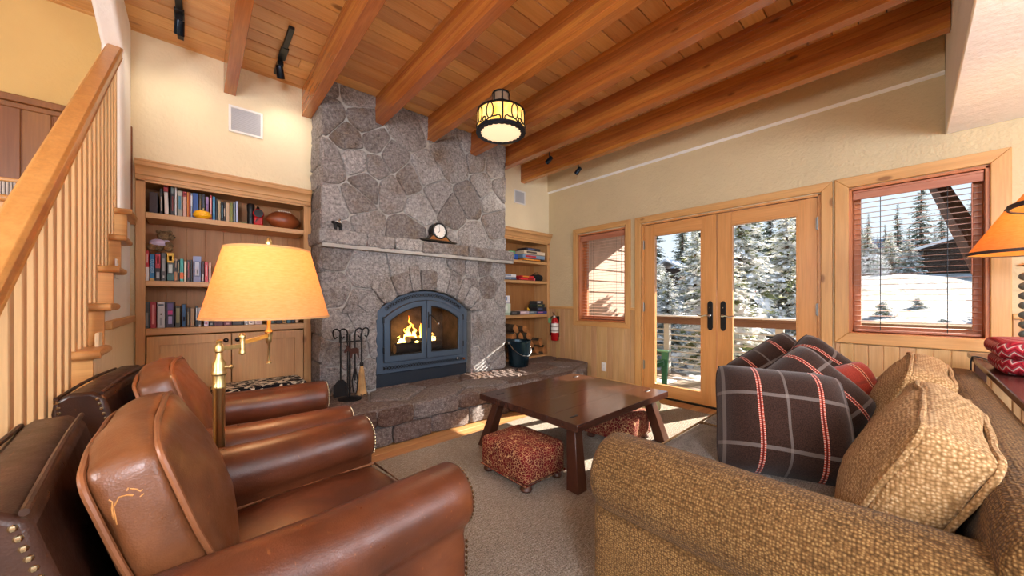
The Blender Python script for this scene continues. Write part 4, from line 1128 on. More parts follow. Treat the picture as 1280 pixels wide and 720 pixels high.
fl = thing('flashlight', 'upright black flashlight on the upper shelf', 'flashlight', (xp(313.5, 0), YB + .03, 1.7985))
b = MB(); b.lathe([(.024, 0), (.026, .01), (.024, .10), (.027, .12), (.028, .165), (.022, .18), (0, .182)], 20); b.build('barrel', M_BLACK, fl)
b = MB(); b.box(-.006, .006, -.03, -.02, .06, .09); b.build('switch', M_STEELD, fl, bev=.003)
sp = thing('lantern_flashlight', 'red and black handheld lantern beside the black flashlight', 'flashlight', (xp(322.5, 0), YB + .045, 1.7985))
b = MB(); b.box(-.034, .034, -.04, .05, 0, .10, 0); b.lathe([(.04, -.02), (.04, .02)], 18, M=T(0, -.035, .10) @ rot('X', 90)); b.build('case', M_RED, sp, bev=.012)
b = MB(); b.tube([(0, .04, .10), (0, .03, .15), (0, -.02, .155), (0, -.04, .13)], .011, 8); b.lathe([(.032, 0), (.034, .006), (0, .007)], 18, M=T(0, -.055, .10) @ rot('X', 90)); b.bar((-.02, -.045, .03), (.02, -.045, .09), .012, .006); b.build('handle', M_BLACK, sp)
fb = thing('football', 'worn brown leather football lying at the right end of the upper shelf', 'football', (.60, YB + .10, 1.7985 + .085))
mf = leather('football_leather', '5e2c16', '8a4622', 'a86034', .3)
b = MB(); pr = [(.088 * max(0, 1 - (abs(i / 12 - 1)) ** 2.0) ** .85 + .0005, (i / 12 - 1) * .145) for i in range(25)]
b.lathe(pr, 28, M=rot('Z', 12) @ rot('Y', 90)); b.build('hide', mf, fb)
b = MB(); b.tube([(-.05, -.045, .072), (0, -.05, .077), (.05, -.045, .072)], .003, 6)
for k in range(6): b.tube([(-.04 + k * .016, -.06, .066), (-.04 + k * .016, -.032, .083)], .003, 6)
b.build('laces', plain('lace_white', 'd8d0c0', .7), fb)

# ------------------------------------------------------------------ games on the narrow bookcase
def boxed(name, label, x, y, z, w, d, h, cols, cat='board game', rz=0, group='boxed games in the narrow bookcase'):
    """boxed game: tray, overlapping lid and a printed panel on the front"""
    t = thing(name, label, cat, (x, y, z + .0006), rz, group)
    b = MB(); b.box(-w / 2 + .002, w / 2 - .002, -d / 2 + .002, d / 2 - .002, 0, h * .5); b.build('tray', bmat(cols[1]), t, bev=.001, seg=1)
    b = MB(); b.box(-w / 2, w / 2, -d / 2, d / 2, h * .22, h, 0); b.box(-w * .38, w * .1, -d / 2 - .0008, -d / 2 + .001, h * .4, h * .85, 1); b.build('lid', [bmat(cols[0]), bmat(cols[2])], t, bev=.001, seg=1)
s1, s2, s3 = 1.732, 1.442, .947; yb = YB + .13
boxed('game_box', 'blue and white game box on the upper shelf at the end of the mantel', 3.335, yb - .05, s1, .17, .2, .075, ('2a5cb4', '1c3c88', 'e8e8f0'))
boxed('game_box', 'small green box on top of the blue and white game box', 3.345, yb - .05, s1 + .0762, .1, .14, .045, ('5cae6c', '3c8c50', '8ccc94'))
boxed('game_box', 'flat orange game box at the bottom front of the upper shelf pile', 3.70, yb - .06, s1, .34, .2, .028, ('e08a2a', '2a2420', 'f0b860'))
boxed('game_box', 'blue and red game box in the middle of the upper shelf pile', 3.755, yb - .03, s1 + .0285, .46, .22, .062, ('7c9cbc', '2a3444', 'c42a34'))
boxed('game_box', 'cream game box with dark lettering on top of the upper shelf pile', 3.77, yb - .03, s1 + .0911, .44, .22, .06, ('ddd2ba', '8a7c64', '54483c'))
boxed('game_box', 'black and blue printed box topmost in the upper shelf pile', 3.78, yb, s1 + .1517, .30, .2, .05, ('2a2c38', '1a1c24', '58648c'))
boxed('game_box', 'flat pale game box at the base of the left pile on the middle games shelf', 3.26, yb - .06, s2, .24, .2, .03, ('5a6c8a', '3a4660', 'a4b0c4'))
boxed('game_box', 'white game box on the left pile of the middle games shelf', 3.26, yb - .06, s2 + .0306, .23, .2, .045, ('e4e6ea', 'a8b0bc', '8898b4'))
boxed('game_box', 'long dark red game box on the middle games shelf', 3.60, yb - .04, s2, .30, .2, .035, ('9c1c24', '5c1418', 'd83038'))
boxed('game_box', 'bright red game box on top of the dark red one', 3.63, yb - .04, s2 + .0356, .26, .19, .035, ('c8242c', '8c1a20', 'e0a030'))
boxed('card_game', 'small pink card box in front on the middle games shelf', 3.735, yb - .09, s2, .14, .05, .04, ('e2707c', 'b04858', 'f4c8cc'))
boxed('game_box', 'flat black box at the left of the lower games shelf', 3.36, yb - .08, s3, .17, .18, .05, ('24262a', '16181a', '5a5c60'))
boxed('game_box', 'light lilac puzzle box on the lower games shelf', 3.54, yb - .06, s3, .19, .2, .05, ('c0b0bc', '8a7c8c', 'e8d8dc'))
boxed('game_box', 'grey-blue puzzle box on the lower games shelf', 3.715, yb - .06, s3, .15, .2, .045, ('6a7c88', '48545c', '98a8b0'))
boxed('game_box', 'violet and blue box at the base of the right pile on the lower games shelf', 3.905, yb - .06, s3, .22, .2, .04, ('4a4890', '2c2c60', 'c07aa0'))
boxed('game_box', 'wide black game box in the right pile of the lower games shelf', 3.905, yb - .06, s3 + .0406, .2, .19, .06, ('22242c', '14161a', '46587c'))
boxed('game_box', 'dark green box upper in the right pile of the lower games shelf', 3.895, yb - .06, s3 + .1012, .17, .17, .045, ('2c3c38', '1c2826', '8c8c58'))
boxed('game_box', 'small black and white box topmost in the right pile of the lower games shelf', 3.885, yb - .06, s3 + .1468, .14, .15, .05, ('3a3c40', '222426', 'd8d8d8'))
boxed('game_box', 'pale green box at the left edge of the lower games shelf', 3.205, yb - .07, s3, .13, .18, .16, ('cfe0d0', 'a8c0ac', 'e8f0e8'))
boxed('game_box', 'white tissue-like box on the pale green one at the chimney edge', 3.205, yb - .07, s3 + .161, .12, .16, .11, ('e8e8ec', 'b8c0cc', '6a90c0'))
bg = thing('game_bag', 'crumpled black cloth bag at the right of the middle games shelf', 'bag', (3.92, yb - .01, s2 + .0485))
b = MB(); b.rbox(.2, .15, .095, .04, 10, (.0, 0, .015), None, .012, 4, 0, 12.); b.build('sack', plain('black_cloth', '17171a', .9), bg)
b = MB(); b.tube([(-.05, 0, .05), (-.03, -.02, .085), (.03, -.02, .09), (.05, 0, .055)], .005, 6); b.build('drawstring', M_BLACK, bg)
yd = thing('toy_duck', 'small yellow toy on the grey-blue puzzle box', 'toy', (3.70, yb - .08, s3 + .0455))
b = MB(); b.ball((0, 0, .018), .02, 12, 0, (1.3, .9, .85)); b.ball((-.014, 0, .042), .013, 10); b.build('body', plain('toy_yellow', 'e8bc34', .4), yd)
b = MB(); b.ball((-.028, 0, .04), .005, 8, 0, (1.4, 1, .5)); b.build('beak', plain('toy_orange', 'd86a1c', .4), yd)
# firewood in the bay
M_BARK2 = plain('grey_bark', '50402f', .95, var=.45); M_LW = plain('fresh_split_wood', 'a9713f', .8, var=.25)
zz = HZ + .033; k = 0
where = ['at the bottom left', 'low behind the bucket', 'at the bottom centre', 'at the bottom right', 'at the right edge of the bottom row', 'second row left', 'second row behind the bucket rim', 'second row centre', 'second row right', 'third row left', 'third row centre above the bucket', 'third row right', 'top left of the heap', 'topmost of the heap']
for row, (n, x0) in enumerate(((5, 3.30), (4, 3.38), (3, 3.32), (2, 3.42))):
    for i in range(n):
        r = .068
        log('split firewood log ' + where[k], (x0 + i * .168 + (.02 if row == 2 else 0), YB + .13, zz + r + row * .118), (R.uniform(0, 6), 0, PI / 2 + R.uniform(-.06, .06)), .26, r, 'firewood', 'firewood stacked in the bay', 20 + k, (M_BARK2, M_LW))
        k += 1
# ------------------------------------------------------------------ leather armchairs
def warp(p, a, c, ha, hc, ba, bc, amp, sd):
    """lets the edges of a boxed cushion bow out and sag a little (same for cover and piping)"""
    p = Vector(p); u, v = p[a] / ha, p[c] / hc
    p[a] += ba * u * (1 - v * v); p[c] += bc * v * (1 - u * u)
    q = Vector((p[a] * 5, p[c] * 5, sd * 3.3))
    p[a] += amp * noise.noise(q); p[c] += amp * noise.noise(q + Vector((7, 3, 1))); p[3 - a - c] += amp * noise.noise(q + Vector((1, 9, 4)))
    return p
def warped(b, k0, M, *w):
    Mi = M.inverted()
    for i in range(k0, len(b.v)): b.v[i] = M @ warp(Mi @ b.v[i], *w)
def welt_loop(a, c, off, ha, hc, q=.035):
    pts = []
    for ca, cc, a0 in ((ha - q, hc - q, 0), (-(ha - q), hc - q, 90), (-(ha - q), -(hc - q), 180), (ha - q, -(hc - q), 270)):
        for i in range(5):
            t = math.radians(a0 + i * 22.5); p = Vector((0, 0, 0)); p[a] = ca + q * math.cos(t); p[c] = cc + q * math.sin(t); p[3 - a - c] = off; pts.append(p)
    out = []
    for i in range(len(pts)):
        p, r = pts[i], pts[(i + 1) % len(pts)]; kk = max(1, int((r - p).length / .03))
        out += [p.lerp(r, j / kk) for j in range(kk)]
    return out
def armchair(label, x, y, rz, crz=0., cdy=0., scuff=False):
    t = thing('leather_armchair', label, 'armchair', (x, y, 0), rz, 'leather armchairs')
    b = MB(); b.box(-.36, .44, -.275, .275, .09, .30); b.build('seat_base', M_LEATH, t, bev=.02)
    b = MB(); b.box(.436, .448, -.268, .268, .10, .29); b.build('front_rail', M_LEATH, t, bev=.006)
    for s in (1, -1):
        cy, cz, r = .335, .535, .098
        prof = [(.272, .09), (.272, .46)] + [(cy + r * math.cos(a), cz + r * math.sin(a)) for a in [math.radians(212 - i * 13.2) for i in range(21)]] + [(.385, .43), (.392, .40), (.392, .09)]
        b = MB(); P = [(s * u, v) for u, v in prof]
        n = len(P); cu = sum(p[0] for p in P[2:23]) / 21; cv = sum(p[1] for p in P[2:23]) / 21
        vs = []
        st_ = [(-.40, 0), (-.2, 0), (.1, 0), (.40, 0), (.455, 0), (.468, .006), (.474, .016)]
        for xx, ins in st_:
            for (u, v) in P:
                d = Vector((u - s * cy, v - (cz if v > .43 else v))); L = d.length
                k = 1 - ins / L if L > .03 else 1
                zz = (cz + (v - cz) * k) if v > .43 else max(v, .09 + ins)
                yy = s * cy + (u - s * cy) * k
                bulge = .004 * math.sin((xx + .4) * 9) if v > .43 else 0
                vs.append((xx, yy, zz + bulge))
        fs = [tuple(range(n)), tuple(range((len(st_) - 1) * n, len(st_) * n))[::-1]]
        for i in range(len(st_) - 1): fs += [(i * n + j, (i + 1) * n + j, (i + 1) * n + (j + 1) % n, i * n + (j + 1) % n) for j in range(n)]
        if s < 0: fs = [f[::-1] for f in fs]
        b.add(vs, fs); a = b.build('arm', M_LEATH, t, ang=50)
        b = MB()
        path = [(s * .386, .10 + i * .017) for i in range(19)] + [(s * (cy + (r - .012) * math.cos(q)), cz + (r - .012) * math.sin(q)) for q in [math.radians(-50 + i * 9.) for i in range(30)]]
        for u, v in path: b.ball((.474, u, v), .006, 6, 0, (.6, 1, 1))
        b.build('nailhead_trim', M_NAIL, a)
    # raked back
    w = .335
    sec = [(-.20, .20), (-.21, .32), (-.330, .765), (-.340, .808), (-.370, .83), (-.425, .83), (-.457, .808), (-.463, .765), (-.39, .20)]
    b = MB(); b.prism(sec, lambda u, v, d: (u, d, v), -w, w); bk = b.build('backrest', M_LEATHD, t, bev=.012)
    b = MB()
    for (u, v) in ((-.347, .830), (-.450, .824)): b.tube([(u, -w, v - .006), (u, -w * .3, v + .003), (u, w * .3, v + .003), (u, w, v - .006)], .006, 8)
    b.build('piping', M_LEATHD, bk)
    for s in (1, -1):
        for a0, a1 in (((-.357, .804), (-.235, .36)), ((-.447, .804), (-.405, .36))):
            b = MB()
            for i in range(26): b.ball((a0[0] + (a1[0] - a0[0]) * i / 25, s * (w + .001), a0[1] + (a1[1] - a0[1]) * i / 25), .006, 6, 0, (1, .6, 1))
            b.build('nailhead_trim', M_NAIL, bk)
    b = MB(); b.rbox(.64, .53, .15, .045, 14, (.012, .008, .028), T(.155, 0, .375), .012, x * 3 + y, 0, 6.); sc = b.build('seat_cushion', M_LEATH, t, ang=180)
    b = MB()
    for z in (.318, .436): b.tube([(.155 + sx * .325, sy * .268, z) for sx, sy in ((-1, -1), (1, -1), (1, 1), (-1, 1))], .0055, 8, closed=True)
    b.build('piping', M_WELT, sc)
    # boxed back cushion leaning on the back
    M = rot('Z', crz) @ T(-.172, cdy, .645) @ rot('Y', -19)
    W = (1, 2, .29, .21, .014, .022, .012, x + y * 5)
    b = MB(); b.rbox(.12, .58, .42, .03, 20, (.052, .012, .016), M, .010, x + y * 5, 0, 6.); warped(b, 0, M, *W); cc = b.build('back_cushion', M_LEATHC, t, ang=180)
    b = MB()
    for xx in (.054, -.054):
        k0 = len(b.v); b.tube(welt_loop(1, 2, xx, .286, .206), .0062, 8, closed=True, M=M); warped(b, k0, M, *W)
    b.build('piping', M_WELT, cc)
    if scuff:                                                # pale scratches rubbed into the near side panel
        me = cc.data; from mathutils.bvhtree import BVHTree
        bv = BVHTree.FromPolygons([v.co for v in me.vertices], [p.vertices for p in me.polygons]); Mi = M.inverted()
        b = MB()
        for line in ([(-.030, .075), (-.026, .10), (-.02, .118), (-.024, .13)], [(-.03, .06), (-.022, .105), (-.008, .122), (.004, .118), (.014, .108)], [(.012, .13), (.02, .122), (.024, .112), (.03, .116)], [(.02, .10), (.03, .104)], [(.006, .128), (.012, .136)]):
            pts = []
            for i in range(len(line) - 1):
                for j in range(4): pts.append((line[i][0] + (line[i + 1][0] - line[i][0]) * j / 4, line[i][1] + (line[i + 1][1] - line[i][1]) * j / 4))
            out = []
            for x_, z_ in pts:
                h_ = bv.ray_cast(M @ Vector((x_ * .85 - .008, -.6, z_ * .75 + .055)), (M.to_3x3() @ Vector((0, 1, 0))))
                if h_[0] is not None: out.append(h_[0])
            if len(out) > 2: b.tube(out, [.0012 + .0012 * abs(noise.noise((i * .7, len(out), 3))) for i in range(len(out))], 5)
        b.build('scuff_mark', plain('pale_scuff', 'c08548', .5), cc)
    for xx in (-.32, .40):
        for yy in (-.33, .33):
            b = MB(); b.lathe([(.016, 0), (.022, .03), (.028, .07), (.03, .092)], 14, (xx, yy, 0)); b.build('foot', M_TLEG, t)
    return t
armchair('brown leather armchair nearest, its back cushion scuffed with pale scratches', .125, 1.265, math.radians(4), -4, .03, True)
armchair('brown leather armchair farther from view, between brass floor lamp and bookcase', .125, 2.205, math.radians(-5), 3, .0)
b = MB(); b.pillow(.36, .34, .10, 14, basis((0, 1, .0), (-.3, 0, 1), (-.19, 2.47, .66)), .004, 3)
tag(b.build('throw_pillow', Mat('pale_grey_cloth', .9, 'b8bcc6').m, ang=180), 'pale grey pillow tucked behind the cushion of the farther leather armchair', 'pillow')

# black and cream stool by the bookcase
sl = thing('patterned_stool', 'low stool with black and cream patterned seat in front of the bookcase cupboards', 'stool', (.38, 3.42, 0))
mp = Mat('black_cream_print', .9, spec=.2); v = mp.coords((1, 1.6, 1), (0, 0, .5)); d = mp.noise(v, 16, 2, .5, 1.2)
mp.color(mp.ramp(d, ((.50, '14141a'), (.54, 'd8cfba'))))
b = MB(); b.rbox(.60, .36, .10, .03, 12, (0, 0, .012), T(0, 0, .45)); b.build('seat', mp.m, sl, ang=180)
for xx in (-.26, .26):
    for yy in (-.14, .14):
        b = MB(); b.box(xx - .022, xx + .022, yy - .022, yy + .022, 0, .41); b.build('leg', M_TLEG, sl, bev=.004)
b = MB(); b.box(-.28, .28, -.16, .16, .37, .41); b.build('apron', M_TLEG, sl, bev=.004)

# ------------------------------------------------------------------ rug, coffee table, footstools
b = MB(); b.box(-1.6, 3.84, -1.2, 2.50, .0005, .014)
tag(b.build('area_rug', M_RUG, bev=.006, loc=(0, 0, 0)), 'large beige looped wool rug under the seating', 'rug')
RZ = .0142
tt = thing('coffee_table', 'low square dark walnut coffee table with splayed tapering legs', 'table', (2.255, 1.775, RZ))
hx, hy = .588, .478; H = .418 - RZ
b = MB()
for i in range(4):
    y0 = -hy + i * hy / 2; b.box(-hx, hx, y0 + .0002, y0 + hy / 2 - .0002, H - .046, H, 0, R.random())
b.build('tabletop', M_TABLE, tt, bev=.0015, seg=1)
for sx in (-1, 1):
    for sy in (-1, 1):
        b = MB(); tx, tyy = sx * (hx - .115), sy * (hy - .115); bxx, byy = sx * (hx - .035), sy * (hy - .03)
        vs = [(cx + a * w, cy + c * w, z) for cx, cy, w, z in ((bxx, byy, .044, 0), (tx, tyy, .034, H - .04)) for a, c in ((-1, -1), (1, -1), (1, 1), (-1, 1))]
        b.add(vs, [(3, 2, 1, 0), (4, 5, 6, 7)] + [(i, (i + 1) % 4, 4 + (i + 1) % 4, 4 + i) for i in range(4)])
        lg = b.build('leg', M_TLEG, tt, bev=.004)
        b = MB(); b.box(tx - .035, tx + .035, tyy - .009, tyy + .009, H - .004, H + .0025); b.build('tenon', M_BLACK, lg, bev=.002)
def footstool(label, x, y, rz, lx, ly):
    t = thing('footstool', label, 'footstool', (x, y, RZ), rz, 'leopard print footstools')
    b = MB(); b.rbox(lx, ly, .19, .032, 14, (.006, .006, .012), T(0, 0, .142)); c_ = b.build('cushion', M_LEO, t, ang=180)
    b = MB(); b.tube([(sx * (lx / 2 - .004), sy * (ly / 2 - .004), .052) for sx, sy in ((-1, -1), (1, -1), (1, 1), (-1, 1))], .006, 8, closed=True); b.build('piping', M_LEO, c_)
    for sx in (-1, 1):
        for sy in (-1, 1):
            b = MB(); b.lathe([(.018, 0), (.034, .008), (.038, .02), (.03, .034), (.022, .042)], 16, (sx * (lx / 2 - .042), sy * (ly / 2 - .042), 0)); b.build('foot', M_TLEG, t)
footstool('red leopard print footstool in front, half under the near side of the coffee table', 1.60, 1.695, 0, .355, .44)
footstool('red leopard print footstool under the far corner of the coffee table, partly sunlit', 2.62, 1.62, .1, .36, .42)
pf = thing('floor_cushion', 'pale sage green floor cushion behind the right corner of the coffee table', 'cushion', (3.30, 1.86, RZ))
b = MB(); b.rbox(.44, .40, .155, .07, 14, (.01, .01, .02), T(0, 0, .078)); pc = b.build('cover', Mat('sage_cloth', .9, 'b7bf9c').m, pf, ang=180)
b = MB(); b.tube([(sx * .205, sy * .185, .078) for sx, sy in ((-1, -1), (1, -1), (1, 1), (-1, 1))], .006, 8, closed=True); b.build('piping', Mat('sage_piping', .9, 'd8dcc6').m, pc)

# ------------------------------------------------------------------ sofa
SO = thing('sofa', 'large brown basketweave sofa with rolled arms seen from behind its near arm', 'sofa', (2.165, .25, RZ)); o = Vector((2.165, .25, RZ))
rl_ = lambda x, y, z: (x - o.x, y - o.y, z - o.z)
b = MB(); b.box(1.24 - o.x, 3.09 - o.x, -.10 - o.y, .72 - o.y, .06, .285); b.build('seat_base', M_SOFA, SO, bev=.02)
for s in (-1, 1):
    cx, cz, r = (1.14 if s < 0 else 3.19), .535, .135
    prof = [(-.10, .06), (-.10, .44)] + [(r * math.cos(a), cz + r * math.sin(a)) for a in [math.radians(212 - i * 13.2) for i in range(21)]] + [(.083, .425), (.086, .40), (.086, .06)]
    P = [(s * u, v) for u, v in prof]; n = len(P); vs = []
    st_ = [(-.27, 0), (-.1, 0), (.2, 0), (.5, 0), (.70, 0), (.728, .006), (.742, .02), (.746, .035)]
    for yy, ins in st_:
        for u, v in P:
            if v > .43:
                L = math.hypot(u, v - cz); k = 1 - ins / max(L, .04); u2, v2 = u * k, cz + (v - cz) * k + .006 * noise.noise((yy * 5, u * 8, v * 8))
            else: u2, v2 = u * (1 - ins * 2), v
            vs.append(rl_(cx + u2, yy, v2))
    fs = [tuple(range(n)), tuple(range((len(st_) - 1) * n, len(st_) * n))[::-1]]
    for i in range(len(st_) - 1): fs += [(i * n + j, (i + 1) * n + j, (i + 1) * n + (j + 1) % n, i * n + (j + 1) % n) for j in range(n)]
    if s > 0: fs = [f[::-1] for f in fs]
    b = MB(); b.add(vs, [f[::-1] for f in fs]); b.build('arm', M_SOFA, SO, ang=50)
sec = [(-.07, .10), (-.075, .50), (-.105, .72), (-.125, .757), (-.165, .775), (-.215, .772), (-.25, .75), (-.262, .71), (-.255, .10)]
b = MB(); n = len(sec); vs = []
xs = [1.06 + (3.27 - 1.06) * i / 20 for i in range(21)]
for i, x in enumerate(xs):
    k = 0 if 0 < i < 20 else .03
    for u, v in sec: vs.append(rl_(x, u + (-.165 - u) * k * 3, v - (k if v > .6 else 0) + .004 * noise.noise((x * 4, u * 6, v * 3))))
fs = [tuple(range(n))[::-1], tuple(range(20 * n, 21 * n))]
for i in range(20): fs += [(i * n + j, i * n + (j + 1) % n, (i + 1) * n + (j + 1) % n, (i + 1) * n + j) for j in range(n)]
b.add(vs, fs); b.build('backrest', M_SOFA, SO, bev=.02, seg=3)
for x0, x1, sd in ((1.25, 2.16, 1), (2.17, 3.08, 2)):
    b = MB(); b.rbox(x1 - x0, .80, .165, .05, 16, (.004, .012, .022), T(*rl_((x0 + x1) / 2, .415, .375)), .006, sd); sc = b.build('seat_cushion', M_SOFAS, SO, ang=180)
    b = MB()
    for z in (-.072, .072): b.tube([rl_((x0 + x1) / 2 + sx * ((x1 - x0) / 2 - .008), .415 + sy * .392, .375 + z) for sx, sy in ((-1, -1), (1, -1), (1, 1), (-1, 1))], .006, 8, closed=True)
    b.build('piping', M_WELTS, sc)
def back_cushion(x0, x1, yb_, zb_, ang, sd, h=.46, th=.135):
    L = x1 - x0; M = T(*rl_((x0 + x1) / 2, yb_, zb_)) @ rot('X', ang) @ T(0, 0, h / 2)
    W = (0, 2, L / 2, h / 2, .016, .024, .016, sd)
    b = MB(); b.rbox(L, th, h, .03, 20, (.014, .06, .016), M, .012, sd, 0, 6.); warped(b, 0, M, *W); c_ = b.build('back_cushion', M_SOFAC, SO, ang=180)
    b = MB()
    for yy in (th / 2 - .006, -th / 2 + .006):
        k0 = len(b.v); b.tube(welt_loop(0, 2, yy, L / 2 - .004, h / 2 - .004), .0075, 8, closed=True, M=M); warped(b, k0, M, *W)
    b.build('piping', M_WELTS, c_)
back_cushion(1.285, 2.06, .085, .45, 23, 1, .40)
back_cushion(2.10, 3.02, .10, .45, 22, 2, .42)
for x in (1.2, 3.13):
    for y in (-.15, .62):
        b = MB(); b.lathe([(.022, 0), (.03, .03), (.034, .062)], 14, rl_(x, y, RZ)); b.build('foot', M_TLEG, SO)
def plaidp(label, o_, xa, ya, w, h, t_, m_, sd, roll=0.):
    t = thing('plaid_pillow', label, 'pillow', o_, 0, 'plaid pillows on the sofa')
    b = MB(); b.pillow(w, h, t_, 18, None, .022, sd)
    M = basis(xa, ya, (0, 0, 0)) @ rot('Z', roll); q = b.build('cover', m_, t, ang=180); q.rotation_euler = M.to_euler()
    e = []
    for i in range(40):
        s, f = divmod(i, 10); f = f / 10 * 2 - 1
        u, v = ((f, -1), (1, f), (-f, 1), (-1, -f))[s]
        e.append((u * w / 2 * (1 - .05 * (1 - v * v) * abs(u)) * (1 - .09 * (u * v) ** 4), v * h / 2 * (1 - .05 * (1 - u * u) * abs(v)) * (1 - .09 * (u * v) ** 4), .5 * .022 * noise.noise((u * w * 2, v * h * 2, sd * 2.))))
    b = MB(); b.tube(e, .004, 6, closed=True); z = b.build('seam', plain('seam_brown', '2c1e1c', .95), q)
    return t
plaidp('large brown plaid pillow with red and grey stripes, nearest, behind the sofa arm', (1.80, .36, .645), (.50, -.87, .0), (.42, .2, 1), .47, .46, .29, M_PLAID, 1, -4)
plaidp('brown plaid pillow with a pointed top just behind the nearest plaid pillow', (2.14, .33, .66), (.5, -.86, 0), (.45, .2, 1), .46, .44, .26, M_PLAID, 2, 40)
plaidp('dark brown plaid pillow with tall peak leaning on the far back cushion', (2.62, .33, .67), (.75, -.66, 0), (.35, .3, 1), .48, .46, .25, M_PLAID, 3, 42)
plaidp('dark brown plaid pillow leaning at the far arm of the sofa before the door', (2.80, .56, .66), (.35, -.93, 0), (.4, .15, 1), .48, .46, .25, M_PLAID, 4, 38)
plaidp('rust red plaid pillow between the brown pillows and the sofa back cushions', (2.42, .20, .64), (.75, -.66, 0), (.25, .35, 1), .38, .38, .16, M_PLAIDR, 5, 12)
# ------------------------------------------------------------------ lamps
def light(name, kind, loc, power, color, r=.05, parent=None, **kw):
    l = bpy.data.lights.new(name, kind); l.energy = power; l.color = lin(color)[:3]
    if kind != 'SUN': l.shadow_soft_size = r
    for k, v in kw.items(): setattr(l, k, v)
    o_ = bpy.data.objects.new(name, l); C.objects.link(o_); o_.location = loc
    if parent is not None: o_.parent = parent
    return o_
def shade_mat(name, c, es):
    m = Mat(name); t = m.t; t.nodes.remove(m.b)
    v = m.coords((40, 40, 220)); f = m.noise(v, 1., 2)
    col = m.ramp(f, ((.3, c[0]), (.7, c[1])))
    d = m.n('BsdfDiffuse'); tr = m.n('BsdfTranslucent'); em = m.n('Emission', Strength=es)
    for n_ in (d, tr, em): m.l(col, n_.inputs['Color'])
    mx = m.n('MixShader'); mx.inputs[0].default_value = .5; ad = m.n('AddShader')
    m.l(d.outputs[0], mx.inputs[1]); m.l(tr.outputs[0], mx.inputs[2]); m.l(mx.outputs[0], ad.inputs[0]); m.l(em.outputs[0], ad.inputs[1])
    m.l(ad.outputs[0], [n_ for n_ in t.nodes if n_.type == 'OUTPUT_MATERIAL'][0].inputs[0]); return m.m
M_SHADE = shade_mat('parchment_shade', ('e8b070', 'f0bf84'), .10)
M_SHADE2 = shade_mat('amber_shade', ('d89a50', 'e0a860'), .12)
M_BULB = plain('bulb', 'fff0d8', .3, emit='ffd9a0', es=8.)

LX, LY = .064, 1.728
fl_ = thing('floor_lamp', 'antique brass swing-arm floor lamp with large glowing parchment shade between the armchairs', 'floor lamp', (LX, LY, RZ))
z0 = RZ
b = MB(); b.lathe([(.115, 0), (.115, .012), (.09, .02), (.03, .03), (.02, .05)], 32); b.build('base', M_BRASS, fl_)
b = MB(); b.lathe([(.0185, .04), (.0185, .80), (.022, .805), (.022, .815), (.0195, .82), (.0195, .855), (.024, .86), (.024, .87), (.021, .875), (.021, .90), (.012, .915), (.010, .94), (.014, .945), (.014, .965), (.008, .975), (.01, .985), (0, .99)], 20)
b.tube([(0, 0, .885), (.03, -.015, .885)], .006, 8); b.ball((.034, -.017, .885), .009, 8); b.build('pole', M_BRASS, fl_)
el = Vector((.138 - LX, 1.775 - LY, .955)); sp_ = Vector((.262 - LX, 2.06 - LY, .955))
b = MB(); b.bar((0, 0, .955), el, .007, .016); b.bar(el + Vector((0, 0, .012)), sp_ + Vector((0, 0, .012)), .007, .016)
b.lathe([(.006, -.035), (.012, -.03), (.012, -.02), (.009, -.015), (.009, .03), (.013, .034), (.013, .04), (.006, .05)], 14, el); b.build('swing_arm', M_BRASS, fl_)
b = MB(); b.lathe([(.0, -.125), (.012, -.122), (.012, -.116), (.005, -.112), (.0045, -.03), (.012, -.02), (.014, .0), (.014, .02), (.018, .03), (.008, .045), (.006, .32), (.012, .335), (.0, .34)], 14, sp_); b.build('stem', M_BRASS, fl_)
b = MB(); zb_, zt_ = 1.07 - z0, 1.395 - z0
pr = [(.258, zb_), (.174, zt_)]
n = 48
for w_ in (0, .0025):
    b.lathe([(r_ - w_, z) for r_, z in pr], n, (sp_.x, sp_.y, 0), 0, cap=False)
b.lathe([(.260, zb_ - .004), (.2605, zb_ + .006), (.2545, zb_ + .006), (.255, zb_ - .004), (.260, zb_ - .004)], n, (sp_.x, sp_.y, 0), 1, cap=False); b.lathe([(.1755, zt_ + .003), (.1765, zt_ - .006), (.171, zt_ - .006), (.171, zt_ + .003), (.1755, zt_ + .003)], n, (sp_.x, sp_.y, 0), 1, cap=False)
sh = b.build('lamp_shade', [M_SHADE, plain('shade_trim', 'd8a468', .8)], fl_, ang=60)
b = MB()
for i in range(3):
    a = i * 2 * PI / 3; b.tube([(sp_.x, sp_.y, zt_ - .03), (sp_.x + .168 * math.cos(a), sp_.y + .168 * math.sin(a), zt_ - .004)], .0025, 6)
b.lathe([(.006, zt_ - .045), (.009, zt_ - .01), (.005, zt_), (.012, zt_ + .016), (.014, zt_ + .034), (.009, zt_ + .052), (.0, zt_ + .062)], 12, (sp_.x, sp_.y, 0)); b.build('finial', M_BRASS, fl_)
b = MB(); b.ball((sp_.x, sp_.y, 1.24 - z0), .03, 14, 0, (1, 1, 1.3)); b.build('bulb', M_BULB, fl_)
light('floor_lamp_light', 'POINT', (sp_.x, sp_.y, 1.30 - z0), 9, 'ffce98', .06, fl_)

